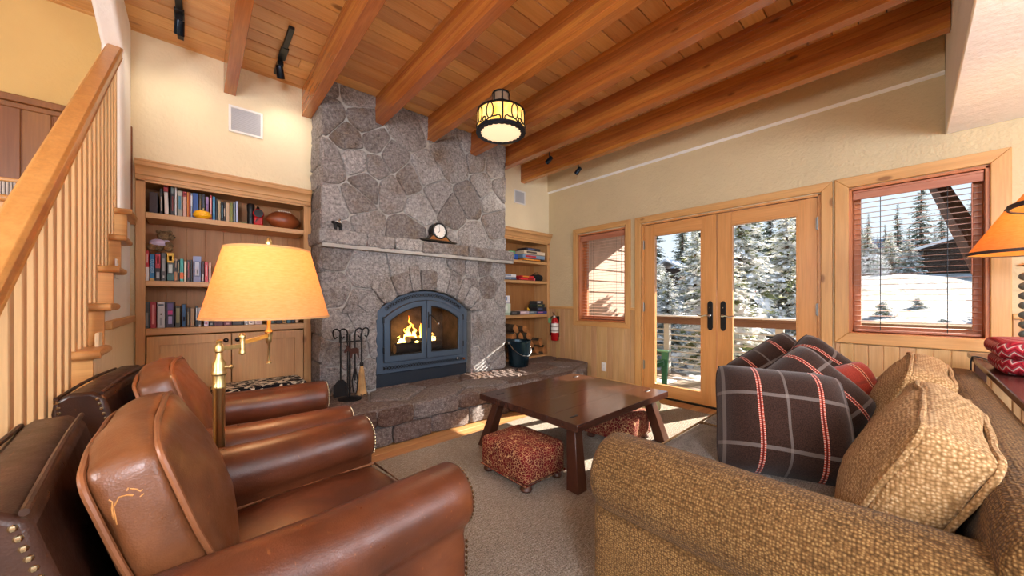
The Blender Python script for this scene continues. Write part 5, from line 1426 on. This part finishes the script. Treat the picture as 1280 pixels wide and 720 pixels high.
# sofa table with two turned lamps
st2 = thing('sofa_table', 'narrow dark reddish wood sofa table with splayed legs behind the sofa', 'table', (2.75, -.43, 0))
b = MB(); b.box(-1.15, 1.15, -.18, .172, .77, .80); b.build('tabletop', M_STAB, st2, bev=.004)
for sx in (-1, 1):
    for sy in (-1, 1):
        b = MB(); b.bar((sx * .98, sy * .13, .765), (sx * 1.10, sy * .145, 0), .055, .05, up=(0, 1, 0)); b.build('leg', M_STAB, st2, bev=.004)
    b = MB(); b.box(sx * 1.02 - .02, sx * 1.02 + .02, -.14, .135, .70, .768); b.build('crossbar', M_STAB, st2, bev=.004)
def table_lamp(label, x, y, zr_, rb, rt, hs):
    t = thing('table_lamp', label, 'table lamp', (x, y, .8005), 0, 'turned table lamps on the sofa table')
    zz = zr_ - .8005
    b = MB(); pr = [(.075, 0), (.08, .012), (.05, .03), (.02, .04)]; z = .04
    while z < zz - .12:
        for i in range(9):
            a = PI * i / 8; pr.append((.012 + .028 * math.sin(a), z + .046 * (1 - math.cos(a)) / 2))
        z += .052; pr.append((.012, z - .003))
    b.lathe(pr + [(.012, z + .02), (0, z + .02)], 24); b.build('turned_base', plain('celadon_enamel', '6e7a78', .15, .3), t)
    b = MB(); b.tube([(0, 0, z), (0, 0, zz + hs)], .006, 8); b.ball((0, 0, zz + hs + .02), .014, 8); b.lathe([(.045, zz - .07), (.05, zz - .065), (.02, zz - .05)], 16); b.build('stem', M_PEWTER, t)
    b = MB()
    for w_ in (0, .003): b.lathe([(rb - w_, zz), (rt - w_, zz + hs)], 48, cap=False)
    b.lathe([(rb + .002, zz - .002), (rb + .002, zz + .014), (rb - .005, zz + .014), (rb - .005, zz - .002), (rb + .002, zz - .002)], 48, m=1, cap=False); b.lathe([(rt + .003, zz + hs + .002), (rt + .006, zz + hs - .012), (rt - .004, zz + hs - .012), (rt - .004, zz + hs + .002), (rt + .003, zz + hs + .002)], 48, m=1, cap=False)
    b.build('lamp_shade', [M_SHADE2, plain('dark_shade_trim', '3c3032', .7)], t, ang=60)
    b = MB(); b.ball((0, 0, zz + hs * .35), .03, 14); b.build('bulb', M_BULB, t)
    light('table_lamp_light', 'POINT', (0, 0, zz + hs * .45), 7, 'ffc888', .05, t)
table_lamp('table lamp with stacked grey-green base and cone shade on the sofa table by the window', 3.33, -.43, 1.405, .215, .08, .245)
table_lamp('table lamp cut off by the right edge, its dark-rimmed shade overlapping the other lamp', 2.28, -.46, 1.49, .215, .08, .21)
bs = thing('woven_basket', 'red and grey zigzag woven basket on the sofa table under the lamp', 'basket', (3.02, -.36, .8005))
bs.location = (2.99, -.362, .8005)
mz = Mat('red_zigzag_weave', .9, spec=.1); tc = mz.n('TexCoord'); sx = mz.n('SeparateXYZ'); mz.l(tc.outputs['Object'], sx.inputs[0])
zg = mz.math('PINGPONG', mz.math('ADD', sx.outputs[0], sx.outputs[1]), .022)
st_ = mz.math('FRACT', mz.math('MULTIPLY', mz.math('ADD', sx.outputs[2], zg), 30.))
mz.color(mz.ramp(st_, ((.0, '8c1c28'), (.3, 'b03040'), (.45, 'd0b8b0'), (.55, '5a4a50'), (.7, '9c2434'), (.95, '6c1820')))); mz.bump(mz.noise(tc.outputs['Object'], 200, 2), .6, .006)
b = MB(); b.rbox(.40, .165, .085, .035, 14, (.01, .01, 0), T(0, 0, .045), .004, 2); b.build('lower_coil', mz.m, bs, ang=180)
b = MB(); b.rbox(.43, .185, .075, .03, 14, (.01, .01, .012), T(0, 0, .118), .004, 3); b.build('upper_coil', mz.m, bs, ang=180)
cd = MB(); cd.tube([(3.27, -.32, .8062), (3.38, -.30, .8065), (3.50, -.29, .8068), (3.56, -.27, .8066), (3.585, -.258, .803), (3.59, -.252, .77), (3.56, -.25, .70), (3.50, -.262, .60), (3.47, -.285, .45)], .0042, 8)
tag(cd.build('power_cord', M_BLACK), 'black lamp cord draping over the front edge of the sofa table', 'cord')
pg = MB(); pg.rbox(.05, .03, .02, .006, 6, M=T(3.245, -.32, .8107)); tag(pg.build('cord_switch', M_STEELD), 'small grey in-line switch of the lamp cord lying beside the woven basket', 'switch')

# hanging lantern between two beams
PXc, PYc = 1.869, 2.235
pn = thing('ceiling_lantern', 'round black iron ceiling lantern with amber glass and scrolls', 'ceiling lamp', (PXc, PYc, ZB))
M_AMB = Mat('amber_art_glass', .4, 'e8b45a'); v = M_AMB.coords(); f = M_AMB.noise(v, 14, 4, .6, 1.); c_ = M_AMB.ramp(f, ((.3, 'f0b040'), (.7, 'ffd88a')))
M_AMB.color(c_); M_AMB.l(c_, M_AMB.b.inputs['Emission Color']); M_AMB.b.inputs['Emission Strength'].default_value = .75; M_AMB = M_AMB.m
M_DIFF = plain('alabaster_glass', 'f4dcbc', .4, emit='ffdcae', es=.62)
zt_, zb_, r_ = -.155, -.320, .194
b = MB(); b.lathe([(.068, -.004), (.068, -.085)], 32, cap=False); b.build('canopy', Mat('smoked_art_glass', .4, '8c7660').m, pn)
b = MB(); b.lathe([(.072, -.001), (.075, -.01), (.072, -.018)], 32, cap=False); b.lathe([(.072, -.08), (.078, -.09), (.072, -.10), (.0, -.102)], 32, cap=False)
for i in range(6):
    a = i * PI / 3; b.bar((.070 * math.cos(a), .070 * math.sin(a), -.004), (.070 * math.cos(a), .070 * math.sin(a), -.095), .012, .006, up=(math.cos(a), math.sin(a), 0))
b.tube([(0, 0, -.09), (0, 0, zt_)], .012, 8); b.lathe([(.0, zt_ + .032), (.07, zt_ + .03), (r_ + .004, zt_ - .002), (r_ + .006, zt_ - .014), (r_ - .004, zt_ - .016)], 48, cap=False); b.build('iron_cap', M_IRON, pn)
b = MB(); b.lathe([(r_ - .002, zt_ - .01), (r_ - .002, zb_ + .012)], 64, cap=False); b.build('amber_panel', M_AMB, pn)
b = MB(); b.lathe([(r_ - .004, zb_ + .016), (r_ + .008, zb_ + .014), (r_ + .01, zb_ - .004), (r_ - .002, zb_ - .008)], 64, cap=False)
n = 24; out = [((r_ + .006) * math.cos(2 * PI * i / (n * 6)), (r_ + .006) * math.sin(2 * PI * i / (n * 6))) for i in range(n * 6)]
inn = [((r_ - .022 - .012 * abs(math.sin(PI * i / 6))) * math.cos(2 * PI * i / (n * 6)), (r_ - .022 - .012 * abs(math.sin(PI * i / 6))) * math.sin(2 * PI * i / (n * 6))) for i in range(n * 6)]
b.ring(out, inn, XY, zb_ - .010, zb_ - .004); b.build('scalloped_rim', plain('blue_black_iron', '262c36', .4, .5), pn)
for i in range(4):
    a = i * PI / 2 + math.radians(234)
    b = MB(); b.bar((r_ * math.cos(a), r_ * math.sin(a), zt_), (r_ * math.cos(a), r_ * math.sin(a), zb_), .014, .007, up=(math.cos(a), math.sin(a), 0)); s_ = b.build('strap', M_IRON, pn)
    for sg in (-1, 1):                                       # scroll: a tall loop crossing at its foot, both tails curling up
        pts = []
        for k in range(41):
            q = k / 40
            if q < .2: t2 = q / .2; ds, dz = .035 + .02 * math.cos(PI * 1.5 * (1 - t2) + .2), -.052 + .022 * math.sin(PI * 1.5 * (1 - t2) + .2) - .006
            elif q < .8: t2 = (q - .2) / .6; th = -PI / 2 - .5 + (2 * PI + 1.0) * t2; ds, dz = .100 + .029 * math.cos(th), .008 + .060 * math.sin(th)
            else: t2 = (q - .8) / .2; ds, dz = .15 + .018 * math.cos(-PI / 2 - .6 + PI * 1.3 * t2) , -.05 + .02 * math.sin(-PI / 2 - .3 + PI * 1.3 * t2)
            pts.append((a + sg * ds / r_, (zt_ + zb_) / 2 + dz))
        b = MB(); b.tube([((r_ + .004) * math.cos(q), (r_ + .004) * math.sin(q), z) for q, z in pts], .0048, 6); b.build('scroll', M_IRON, pn)
b = MB(); b.lathe([(.0, zb_ - .012), (.12, zb_ - .009), (r_ - .02, zb_ - .003), (r_ - .01, zb_ + .004)], 48); b.build('diffuser', M_DIFF, pn)
light('ceiling_lantern_light', 'SPOT', (0, 0, zb_ - .03), 22, 'ffe6c4', .1, pn, spot_size=math.radians(165), spot_blend=.6)

# track lights: short bar with one cylinder head
def track(label, x, y0, y1, hy, aim, power, drop=0.):
    t = thing('ceiling_spotlight', label, 'track light', (x, (y0 + y1) / 2, ZC), 0, 'black track lights on the ceiling')
    L = (y1 - y0) / 2
    b = MB(); b.box(-.018, .018, -L, L, -.022, -.0005); b.box(-.026, .026, -L * .25 - .0, L * .25, -.026, -.012); b.build('track', M_BLACK, t, bev=.003)
    p = Vector((0, hy - (y0 + y1) / 2, -.03)); d = Vector(aim).normalized()
    b = MB(); b.box(-.02, .02, p.y - .035, p.y + .035, -.06, -.022); b.tube([p + Vector((0, 0, -.02)), p + Vector((0, 0, -.055 - drop))], .008, 8); b.build('adapter', M_BLACK, t, bev=.003)
    c_ = p + Vector((0, 0, -.062 - drop)); q = d.to_track_quat('Z', 'Y').to_matrix().to_4x4(); q.translation = c_
    b = MB(); b.lathe([(.020, -.045), (.026, -.04), (.028, .045), (.026, .05), (.021, .036), (.0, .032)], 20, M=q); b.build('lamp_head', plain('blue_sheen_black', '1c2836', .22, .7), t)
    w = c_ + d * .07
    s_ = light('track_spot', 'SPOT', w, power, 'ffeedb', .05, t, spot_size=math.radians(120), spot_blend=1.); s_.rotation_euler = d.to_track_quat('-Z', 'Y').to_euler()
track('black track light on the ceiling beside the white wall end, left of the first beam', -.085, 3.0, 3.59, 3.30, (-.05, .5, -.9), 5)
track('black track light on the ceiling between the first and second beams', .508, 2.92, 3.60, 3.40, (.2, .4, -.9), 5)
track('small black spotlight hanging between the last two beams', 3.20, 2.55, 3.15, 2.91, (-.6, .3, -.8), 12, .15)
track('small black spotlight between the last beam and the window wall', 3.66, 2.45, 3.1, 2.83, (-.45, .4, -.8), 7, .19)
# ------------------------------------------------------------------ outside
b = MB(); y = -4.0
while y < 4.4:
    b.box(4.262, 6.15, y, y + .132, -.12, -.08, 0, R.random()); y += .138
struct(b.build('deck_floor', wood('grey_deck', '8a7a6a', 'a08e7c', 'X', 1., .8, 0, .3)))
b = MB()
nx, ny = 34, 40
vs = []
for i in range(nx + 1):
    for j in range(ny + 1):
        x = 4.28 + 1.8 * i / nx; y = -.6 + 4.0 * j / ny
        h = noise.noise((x * 1.6, y * 1.6, 3.)) + .5 * noise.noise((x * 5, y * 5, 8.)) + max(0, (x - 5.2)) * .5 - .42
        vs.append((x, y, -.08 + max(-.02, min(.06, h * .1))))
b.add(vs, [(i * (ny + 1) + j, (i + 1) * (ny + 1) + j, (i + 1) * (ny + 1) + j + 1, i * (ny + 1) + j + 1) for i in range(nx) for j in range(ny)])
o_ = b.build('snow_patches', M_SNOW, ang=180); o_['kind'] = 'stuff'; o_['label'] = 'thin patches of melting snow on the deck boards'; o_['category'] = 'snow'
rg = thing('deck_railing', 'grey deck railing with horizontal rods and broad brown top rail outside the doors', 'railing', (6.0, 1.0, -.08))
M_RAILB = wood('weathered_rail', '6a4a3a', '7a5846', 'Y', 1., .7, 0)
M_POST = plain('grey_post', 'b4b3ae', .7)
b = MB(); b.box(-.075, .075, -4.6, 3.2, .925, .96); b.box(-.03, .03, -4.6, 3.2, .84, .924); b.build('top_rail', M_RAILB, rg, bev=.006)
b = MB(); b.box(-.078, .078, -4.6, 3.2, .9605, .985); b.build('snow_cap', M_SNOW, rg, bev=.012)
for y in (-4.3, -3.0, -1.4, .19, 1.75, 3.1):
    b = MB(); b.box(-.045, .045, y - .045, y + .045, 0, .84); b.build('post', M_POST, rg, bev=.005)
for k in range(8):
    b = MB(); b.tube([(0, -4.6, .10 + k * .092), (0, 3.2, .10 + k * .092)], .011, 8); b.build('rod', M_POST, rg)
dc = thing('deck_chair', 'green slatted garden armchair on the snowy deck outside the left door', 'garden chair', (4.75, 2.80, -.078), -PI / 2)
M_GRN = plain('green_plastic', '1e5a44', .5)
for s in (-1, 1):
    b = MB(); b.box(-.02, .52, s * .30 - .05, s * .30 + .05, .49, .515); b.build('arm', plain('pale_green_arm', '5f8f78', .5), dc, bev=.006)
    b = MB(); b.prism([(.40, 0), (.47, 0), (.50, .49), (.40, .49)], XZ, s * .31 - .018, s * .31 + .018); b.build('front_leg', M_GRN, dc, bev=.004)
    b = MB(); b.prism([(-.30, 0), (-.20, 0), (.46, .30), (.46, .38), (.40, .38)], XZ, s * .25 - .015, s * .25 + .015); b.build('side_rail', M_GRN, dc, bev=.004)
b = MB()
for k in range(6): b.box(.02 + k * .075, .085 + k * .075, -.26, .26, .20 + k * .03, .22 + k * .03)
b.build('seat', M_GRN, dc, bev=.004)
b = MB()
for k in range(5):
    y = -.22 + k * .11; b.bar((.0, y, .22), (-.28, y * 1.15, .98 - .02 * abs(k - 2) ** 2), .095, .018, up=(1, 0, .3))
b.build('backrest', M_GRN, dc, bev=.004)

# eave with its brace, and the tan wing seen through the small window
b = MB(); b.prism([(4.27, 3.30), (7.1, 2.80), (7.1, 3.0), (4.27, 3.55)], XZ, -9, 9)
struct(b.build('roof_eave', plain('brown_soffit', '5a4234', .8)))
br = MB(); br.bar((4.28, -.37, 1.38), (6.75, -.19, 2.66), .10, .17, up=(0, 0, 1)); 
tag(br.build('roof_brace', wood('brown_brace', '5a3c2c', '6a4838', 'X', 1., .7, 0), bev=.006), 'diagonal dark brown roof brace outside the big window', 'roof brace')
b = MB(); M_SID = plain('tan_siding', 'b09484', .8, var=.05)
z = -.6
while z < 3.4:
    b.prism([(3.46, z), (3.475, z), (3.49, z + .19), (3.46, z + .19)] if False else [(3.485, z), (3.52, z), (3.52, z + .19), (3.50, z + .19)], YZ, 4.27, 6.2); z += .19
b.box(4.27, 6.2, 3.5, 3.6, -.6, 3.4)
struct(b.build('wall_wing', M_SID))

# snow field rising towards the trees
def gz(x, y):
    z = -.95 + (x - 7) * .150 if x < 30 else 2.5 + (x - 30) * .047
    return z + .35 * noise.noise((x * .12, y * .12, 2)) + .10 * noise.noise((x * .5, y * .5, 5)) + (.025 * noise.noise((x * 2.2, y * 2.2, 1)) if x < 30 else 0)
b = MB(); xs_ = [6.2 + 63.8 * (i / 70) ** 1.7 for i in range(71)] + [90, 130, 180]; ys_ = [-90 + 2.2 * j for j in range(100)]
ys_ = sorted(set([-90, -70, -55, -40, -30, -24] + [-20 + .5 * j for j in range(90)] + [26, 30, 36, 44, 56, 72, 100]))
m_ = len(ys_)
b.add([(x, y, gz(x, y)) for x in xs_ for y in ys_], [(i * m_ + j, (i + 1) * m_ + j, (i + 1) * m_ + j + 1, i * m_ + j + 1) for i in range(len(xs_) - 1) for j in range(m_ - 1)])
ms = Mat('snow_field', .7, spec=.2); v = ms.coords(); f = ms.noise(v, 1.6, 6, .68); ms.color(ms.ramp(f, ((.36, '6a5e48'), (.47, '8e8a82'), (.6, 'a6a8ac')))); ms.bump(ms.noise(v, 3.5, 5, .6), .6, .15)
struct(b.build('ground_snow', ms.m, ang=180))
b = MB(); b.box(-40, 4.2, -60, 60, -.2, -.14); struct(b.build('ground_yard', M_SNOW))
# far ridges
mm = Mat('far_forest', 1., spec=0.); v = mm.coords(); f = mm.noise(mm.coords((.12, .12, .05)), 1., 8, .75); mm.color(mm.ramp(f, ((.42, '56677c'), (.55, '8b9bb0'), (.66, 'd6dde8'))))
b = MB(); nn = 90
for X_, base, amp, sd in ((230, 30, 13, 1), (150, 10, 6, 4)):
    vs = []
    for j in range(nn + 1):
        y = -220 + 520 * j / nn; h = base + amp * (noise.noise((y * .012, sd, 0)) + .4 * noise.noise((y * .05, sd, 3)))
        vs += [(X_, y, 2), (X_ + 25, y, h), (X_ + 60, y, h * .9), ]
    b.add(vs, [(j * 3 + k, (j + 1) * 3 + k, (j + 1) * 3 + k + 1, j * 3 + k + 1) for j in range(nn) for k in range(2)])
struct(b.build('mountains', mm.m, ang=180))

# snowy conifers
def needle_mat(name, lo, hi, green1, green2):
    m = Mat(name, .85, spec=.1)
    g = m.n('NewGeometry'); s_ = m.n('SeparateXYZ'); m.l(g.outputs['Normal'], s_.inputs[0])
    n_ = m.noise(m.coords(), 5, 4, .65)
    t = m.tint()
    up_ = m.math('ADD', m.math('MULTIPLY_ADD', t, .55, 0.), m.math('MULTIPLY_ADD', n_, .8, -.4))
    col = m.mix(m.ramp(n_, ((.3, 0.), (.7, 1.))), green1, green2)
    m.color(m.mix(m.ramp(up_, ((lo, 0.), (hi, 1.))), col, 'f4f3f0')); return m.m
M_NEED = needle_mat('snowy_needles', .16, .28, '727a52', '9a9a68')
M_NEEDF = needle_mat('dusted_needles', .32, .46, '465444', '6a7660')
M_TRUNK = plain('pine_trunk', '5a4638', .9, var=.2)
def conifer_mesh(sd, H, rad, whorls, nb, mat, z_low=.06, tw=6, pw=1.):
    rr = random.Random(sd); b = MB()
    for i in range(whorls):
        q = i / whorls; z = H * (z_low + (1 - z_low) * q); L0 = rad * (1 - q) ** pw + .04 * rad
        for k in range(nb):
            a = rr.random() * 2 * PI; L = L0 * rr.uniform(.65, 1.12); z1 = z + rr.uniform(-.5, .5) * H / whorls
            ca, sa = math.cos(a), math.sin(a); dr = rr.uniform(-.15, .55); tn = rr.random()
            P_ = lambda s, w, dz=0.: (ca * s * L - sa * w, sa * s * L + ca * w, z1 - dr * (s ** 1.6) * L * .8 + dz + .08 * L * s * (1 - s))
            w0 = L * .06 + .012
            for j in range(tw):
                s = (j + .6) / tw; ln = (L * (.22 * (1 - s) + .05) + .035) * rr.uniform(.6, 1.4); wd = ln * .36
                for sg in (-1, 1):
                    c0 = Vector(P_(s, 0)); d = Vector(P_(min(1.05, s + .35), sg * ln)) - c0; d = d.normalized() * ln; sd_ = d.cross(Vector((0, 0, 1))).normalized() * wd; up_ = Vector((0, 0, ln * .22))
                    t_ = min(1, max(0, tn * .6 + rr.random() * .6))
                    b.add([c0, c0 + d * .5 + sd_ + up_ * rr.uniform(-1.6, 1.2), c0 + d + up_ * rr.uniform(-1.6, 1.4), c0 + d * .5 - sd_ + up_ * rr.uniform(-1.2, 1.6)], [(0, 1, 2), (0, 2, 3)], 0, t_)
    return b.build('tree_crown', mat, ang=180)
def trunk_mesh(H, r):
    b = MB(); b.tube([(0, 0, -.8), (0, 0, H * .5), (.02, 0, H * .97)], [r, r * .6, .008], 8); return b.build('trunk', M_TRUNK)
protos = []
for sd, H, rad, wh, nb, mt, zl, pw in ((1, 3.3, 1.15, 22, 11, M_NEED, .03, .8), (2, 2.3, 1.05, 18, 11, M_NEED, .02, .75), (3, 8.5, 1.4, 30, 9, M_NEEDF, .10, .9), (4, 11., 1.25, 30, 8, M_NEEDF, .2, .8), (5, 1.2, .95, 10, 12, M_NEED, .02, .6)):
    protos.append((conifer_mesh(sd, H, rad, wh, nb, mt, zl, 9, pw), trunk_mesh(H, .022 * H ** .8 + .02)))
used = set()
def tree(name, kind, label, group, x, y, s=1., cat='tree'):
    r_ = thing(name, label, cat, (x, y, gz(x, y) - .05), R.random() * 6.28, group); r_.scale = (s, s, s * R.uniform(.92, 1.1))
    for p in protos[kind]:
        if kind in used: p = p.copy(); C.objects.link(p)
        p.parent = r_
    used.add(kind)
g_ = 'snow-laden young pines close behind the deck'
placed = []
rt = random.Random(3)
for s in [1.3] * 6 + [1.1] * 12 + [.9] * 20 + [.7] * 28 + [.5] * 40:
    for _ in range(60):
        x = rt.uniform(7.3, 15); q = rt.uniform(.14, .60); y = x * q; r0 = 1.0 * s
        if y > 3.3 - r0 and x < 6.4 + r0 or x < 6.3 + r0 or (q < .31 and x < 9.6 + r0) or (q < .2 and x < 12.5): continue
        if s > .8 and abs(q - .446) < .008 + r0 * .6 / x: continue
        if any((x - p[0]) ** 2 + (y - p[1]) ** 2 < ((r0 + p[2]) * .8) ** 2 for p in placed): continue
        placed.append((x, y, r0)); tree('young_pine', rt.choice((0, 0, 1)) if s > .6 else rt.choice((1, 4)), 'bushy young pine heavy with snow close behind the deck railing', g_, x, y, s); break
g_ = 'tall dark pines of the forest edge'
spots = []
for i in range(900):
    x = R.uniform(17, 42); y = x * R.uniform(.10, .56)
    if len(spots) > 60 or abs(y / x - .446) < 1.2 / x + .01 and x < 33 or any((x - p[0]) ** 2 + (y - p[1]) ** 2 < (.085 * (x + p[0]) / 2) ** 2 for p in spots): continue
    spots.append((x, y))
for x, y in spots:
    tree('forest_pine', R.choice((2, 3)), 'tall slender snow-dusted pine in the forest edge seen through the doors', g_, x, y, R.uniform(.62, .85) * (x / 28))
for x, y, k, s, lb in ((43.5, -.6, 2, 1.02, 'broad tall dark pine standing alone in the middle of the big window'), (42, 2.3, 2, .62, 'thin dark pine at the left of the big window'), (45.5, -3.3, 2, .8, 'dark pine behind the roof brace in the big window'), (36, .9, 0, .9, 'small snow-covered pine left of the lone dark pine'), (34, 1.9, 0, 1.0, 'small snowy pine at the left edge of the big window view'), (33, .05, 1, 1.0, 'low snowy shrub pine in front of the brown cabin'), (28, -5.6, 2, 1.1, 'tall pine in front of the brown cabin, right of the brace'), (46, .7, 2, .75, 'dark pine left behind the lone broad pine'), (47, -1.8, 2, .7, 'dark pine right behind the lone broad pine'), (48, 3.2, 2, .75, 'farther dark pine at the left of the big window')):
    tree('dark_pine' if k == 2 else 'snowy_pine', k, lb, None, x, y, s)
for i in range(26):
    x = 50 + 7 * (i % 2) + R.uniform(-1, 1); y = -14 + .78 * i; tree('forest_pine', 2, 'distant dark pine in the tree line beyond the snow field', 'distant tree line', x, y, R.uniform(.5, .72))
for x, y, s in ((13, -.15, .35), (15, -.6, .4), (17.5, .6, .45), (14, -1.2, .5), (20, -.2, .4)):
    tree('snow_shrub', 4, 'small twiggy shrub poking out of the snow field', 'shrubs in the snow field', x, y, s, 'shrub')

# brown cabin and a distant roof
cb = thing('cabin', 'dark brown cabin with snowy sloping roof beyond the snow field', 'house', (35, -4.2, gz(35, -3) - .1))
M_LOG = plain('dark_log_wall', '4a3a30', .9, var=.15)
b = MB(); b.prism([(-4.5, 0), (3.6, 0), (3.6, 1.9), (-1, 3.6), (-4.5, 4.4)], lambda u, v, d: (d, u, v), 0, 6)
for k in range(9): b.box(-.05, .05, -4.5, 3.6, .25 + k * .2, .29 + k * .2)
b.build('log_wall', M_LOG, cb)
b = MB(); b.prism([(4.2, 1.78), (4.2, 1.95), (-1, 3.85), (-5, 4.75), (-5, 4.55), (-1, 3.65)], lambda u, v, d: (d, u, v), -.7, 6.5); b.build('roof', M_SNOW, cb)
b = MB(); b.prism([(4.15, 1.66), (4.15, 1.79), (-1, 3.66), (-5, 4.56), (-5, 4.4), (-1, 3.5)], lambda u, v, d: (d, u, v), -.68, -.2); b.build('fascia', plain('dark_fascia', '3a2a22', .8), cb)
for y0, y1 in ((.2, 1.5), (-2.2, -.6)):
    b = MB(); b.ring([(y0, .6), (y1, .6), (y1, 1.5), (y0, 1.5)], [(y0 + .1, .7), (y1 - .1, .7), (y1 - .1, 1.4), (y0 + .1, 1.4)], YZ, -.08, 0); f_ = b.build('window', plain('pale_frame', 'a8a89c', .6), cb)
    b = MB(); b.box(-.04, -.02, y0 + .1, y1 - .1, .7, 1.4); b.build('pane', plain('sky_glass', '7a9aa4', .1, .5), f_)
sh_ = thing('forest_cabin', 'small dark cabin with a white snowy roof among the trees behind the left door', 'house', (31, 13.8, gz(31, 13.8))); sh_.scale = (.8, .8, .8)
b = MB(); b.box(-1.3, 1.3, -1.3, 1.3, -.6, 1.9); b.build('wall', M_LOG, sh_)
b = MB(); b.prism([(-1.7, 1.75), (0, 2.7), (1.7, 1.75), (1.7, 1.95), (0, 2.92), (-1.7, 1.95)], YZ, -1.7, 1.7); b.build('roof', M_SNOW, sh_)

# ------------------------------------------------------------------ light, sky, camera
sd = Vector((-1., .34, -.52)).normalized()
sun = light('sun', 'SUN', (12, -4, 8), 15.0, 'fff4e4', angle=math.radians(.3)); sun.rotation_euler = sd.to_track_quat('-Z', 'Y').to_euler()
w = bpy.data.worlds.new('winter_sky'); SC.world = w; w.use_nodes = True; nt = w.node_tree
bg = nt.nodes['Background']; tc = nt.nodes.new('ShaderNodeTexCoord'); sx = nt.nodes.new('ShaderNodeSeparateXYZ'); rp = nt.nodes.new('ShaderNodeValToRGB')
nt.links.new(tc.outputs['Generated'], sx.inputs[0]); nt.links.new(sx.outputs[2], rp.inputs[0])
e = rp.color_ramp.elements; e[0].position = .0; e[0].color = lin('e2ecf2'); e[1].position = .6; e[1].color = lin('a9c4ea')
q = e.new(.25); q.color = lin('cfe2f2')
nt.links.new(rp.outputs[0], bg.inputs['Color']); bg.inputs['Strength'].default_value = .9
# added fill lights without fixtures, unseen behind the camera
for x, y, p in ((-.8, -1.5, 165), (1.8, -1.9, 95), (-2.2, .6, 120)):
    light('rear_fill_light', 'POINT', (x, y, 1.8), p, 'f0f3ff', .35)
light('stairwell_light', 'POINT', (-.95, 2.9, 3.7), 22, 'ffd8a4', .10)

cam = bpy.data.cameras.new('camera'); cam.sensor_width = 36; cam.lens = 36 * 443.06 / 1280; cam.shift_y = 15.71 / 1280; cam.clip_start = .05; cam.clip_end = 600
co = bpy.data.objects.new('camera', cam); C.objects.link(co); co.location = (0, 0, 1.15); co.rotation_euler = (PI / 2, 0, -math.radians(41.703)); SC.camera = co
SC.view_settings.view_transform = 'Standard'; SC.view_settings.look = 'None'; SC.view_settings.gamma = 1; SC.view_settings.use_curve_mapping = False
SC.view_settings.exposure = .6
cy = SC.cycles; cy.max_bounces = 8; cy.diffuse_bounces = 5; cy.glossy_bounces = 4; cy.transmission_bounces = 6; cy.transparent_max_bounces = 12
cy.use_denoising = True; cy.sample_clamp_indirect = 6; cy.caustics_reflective = False; cy.caustics_refractive = False
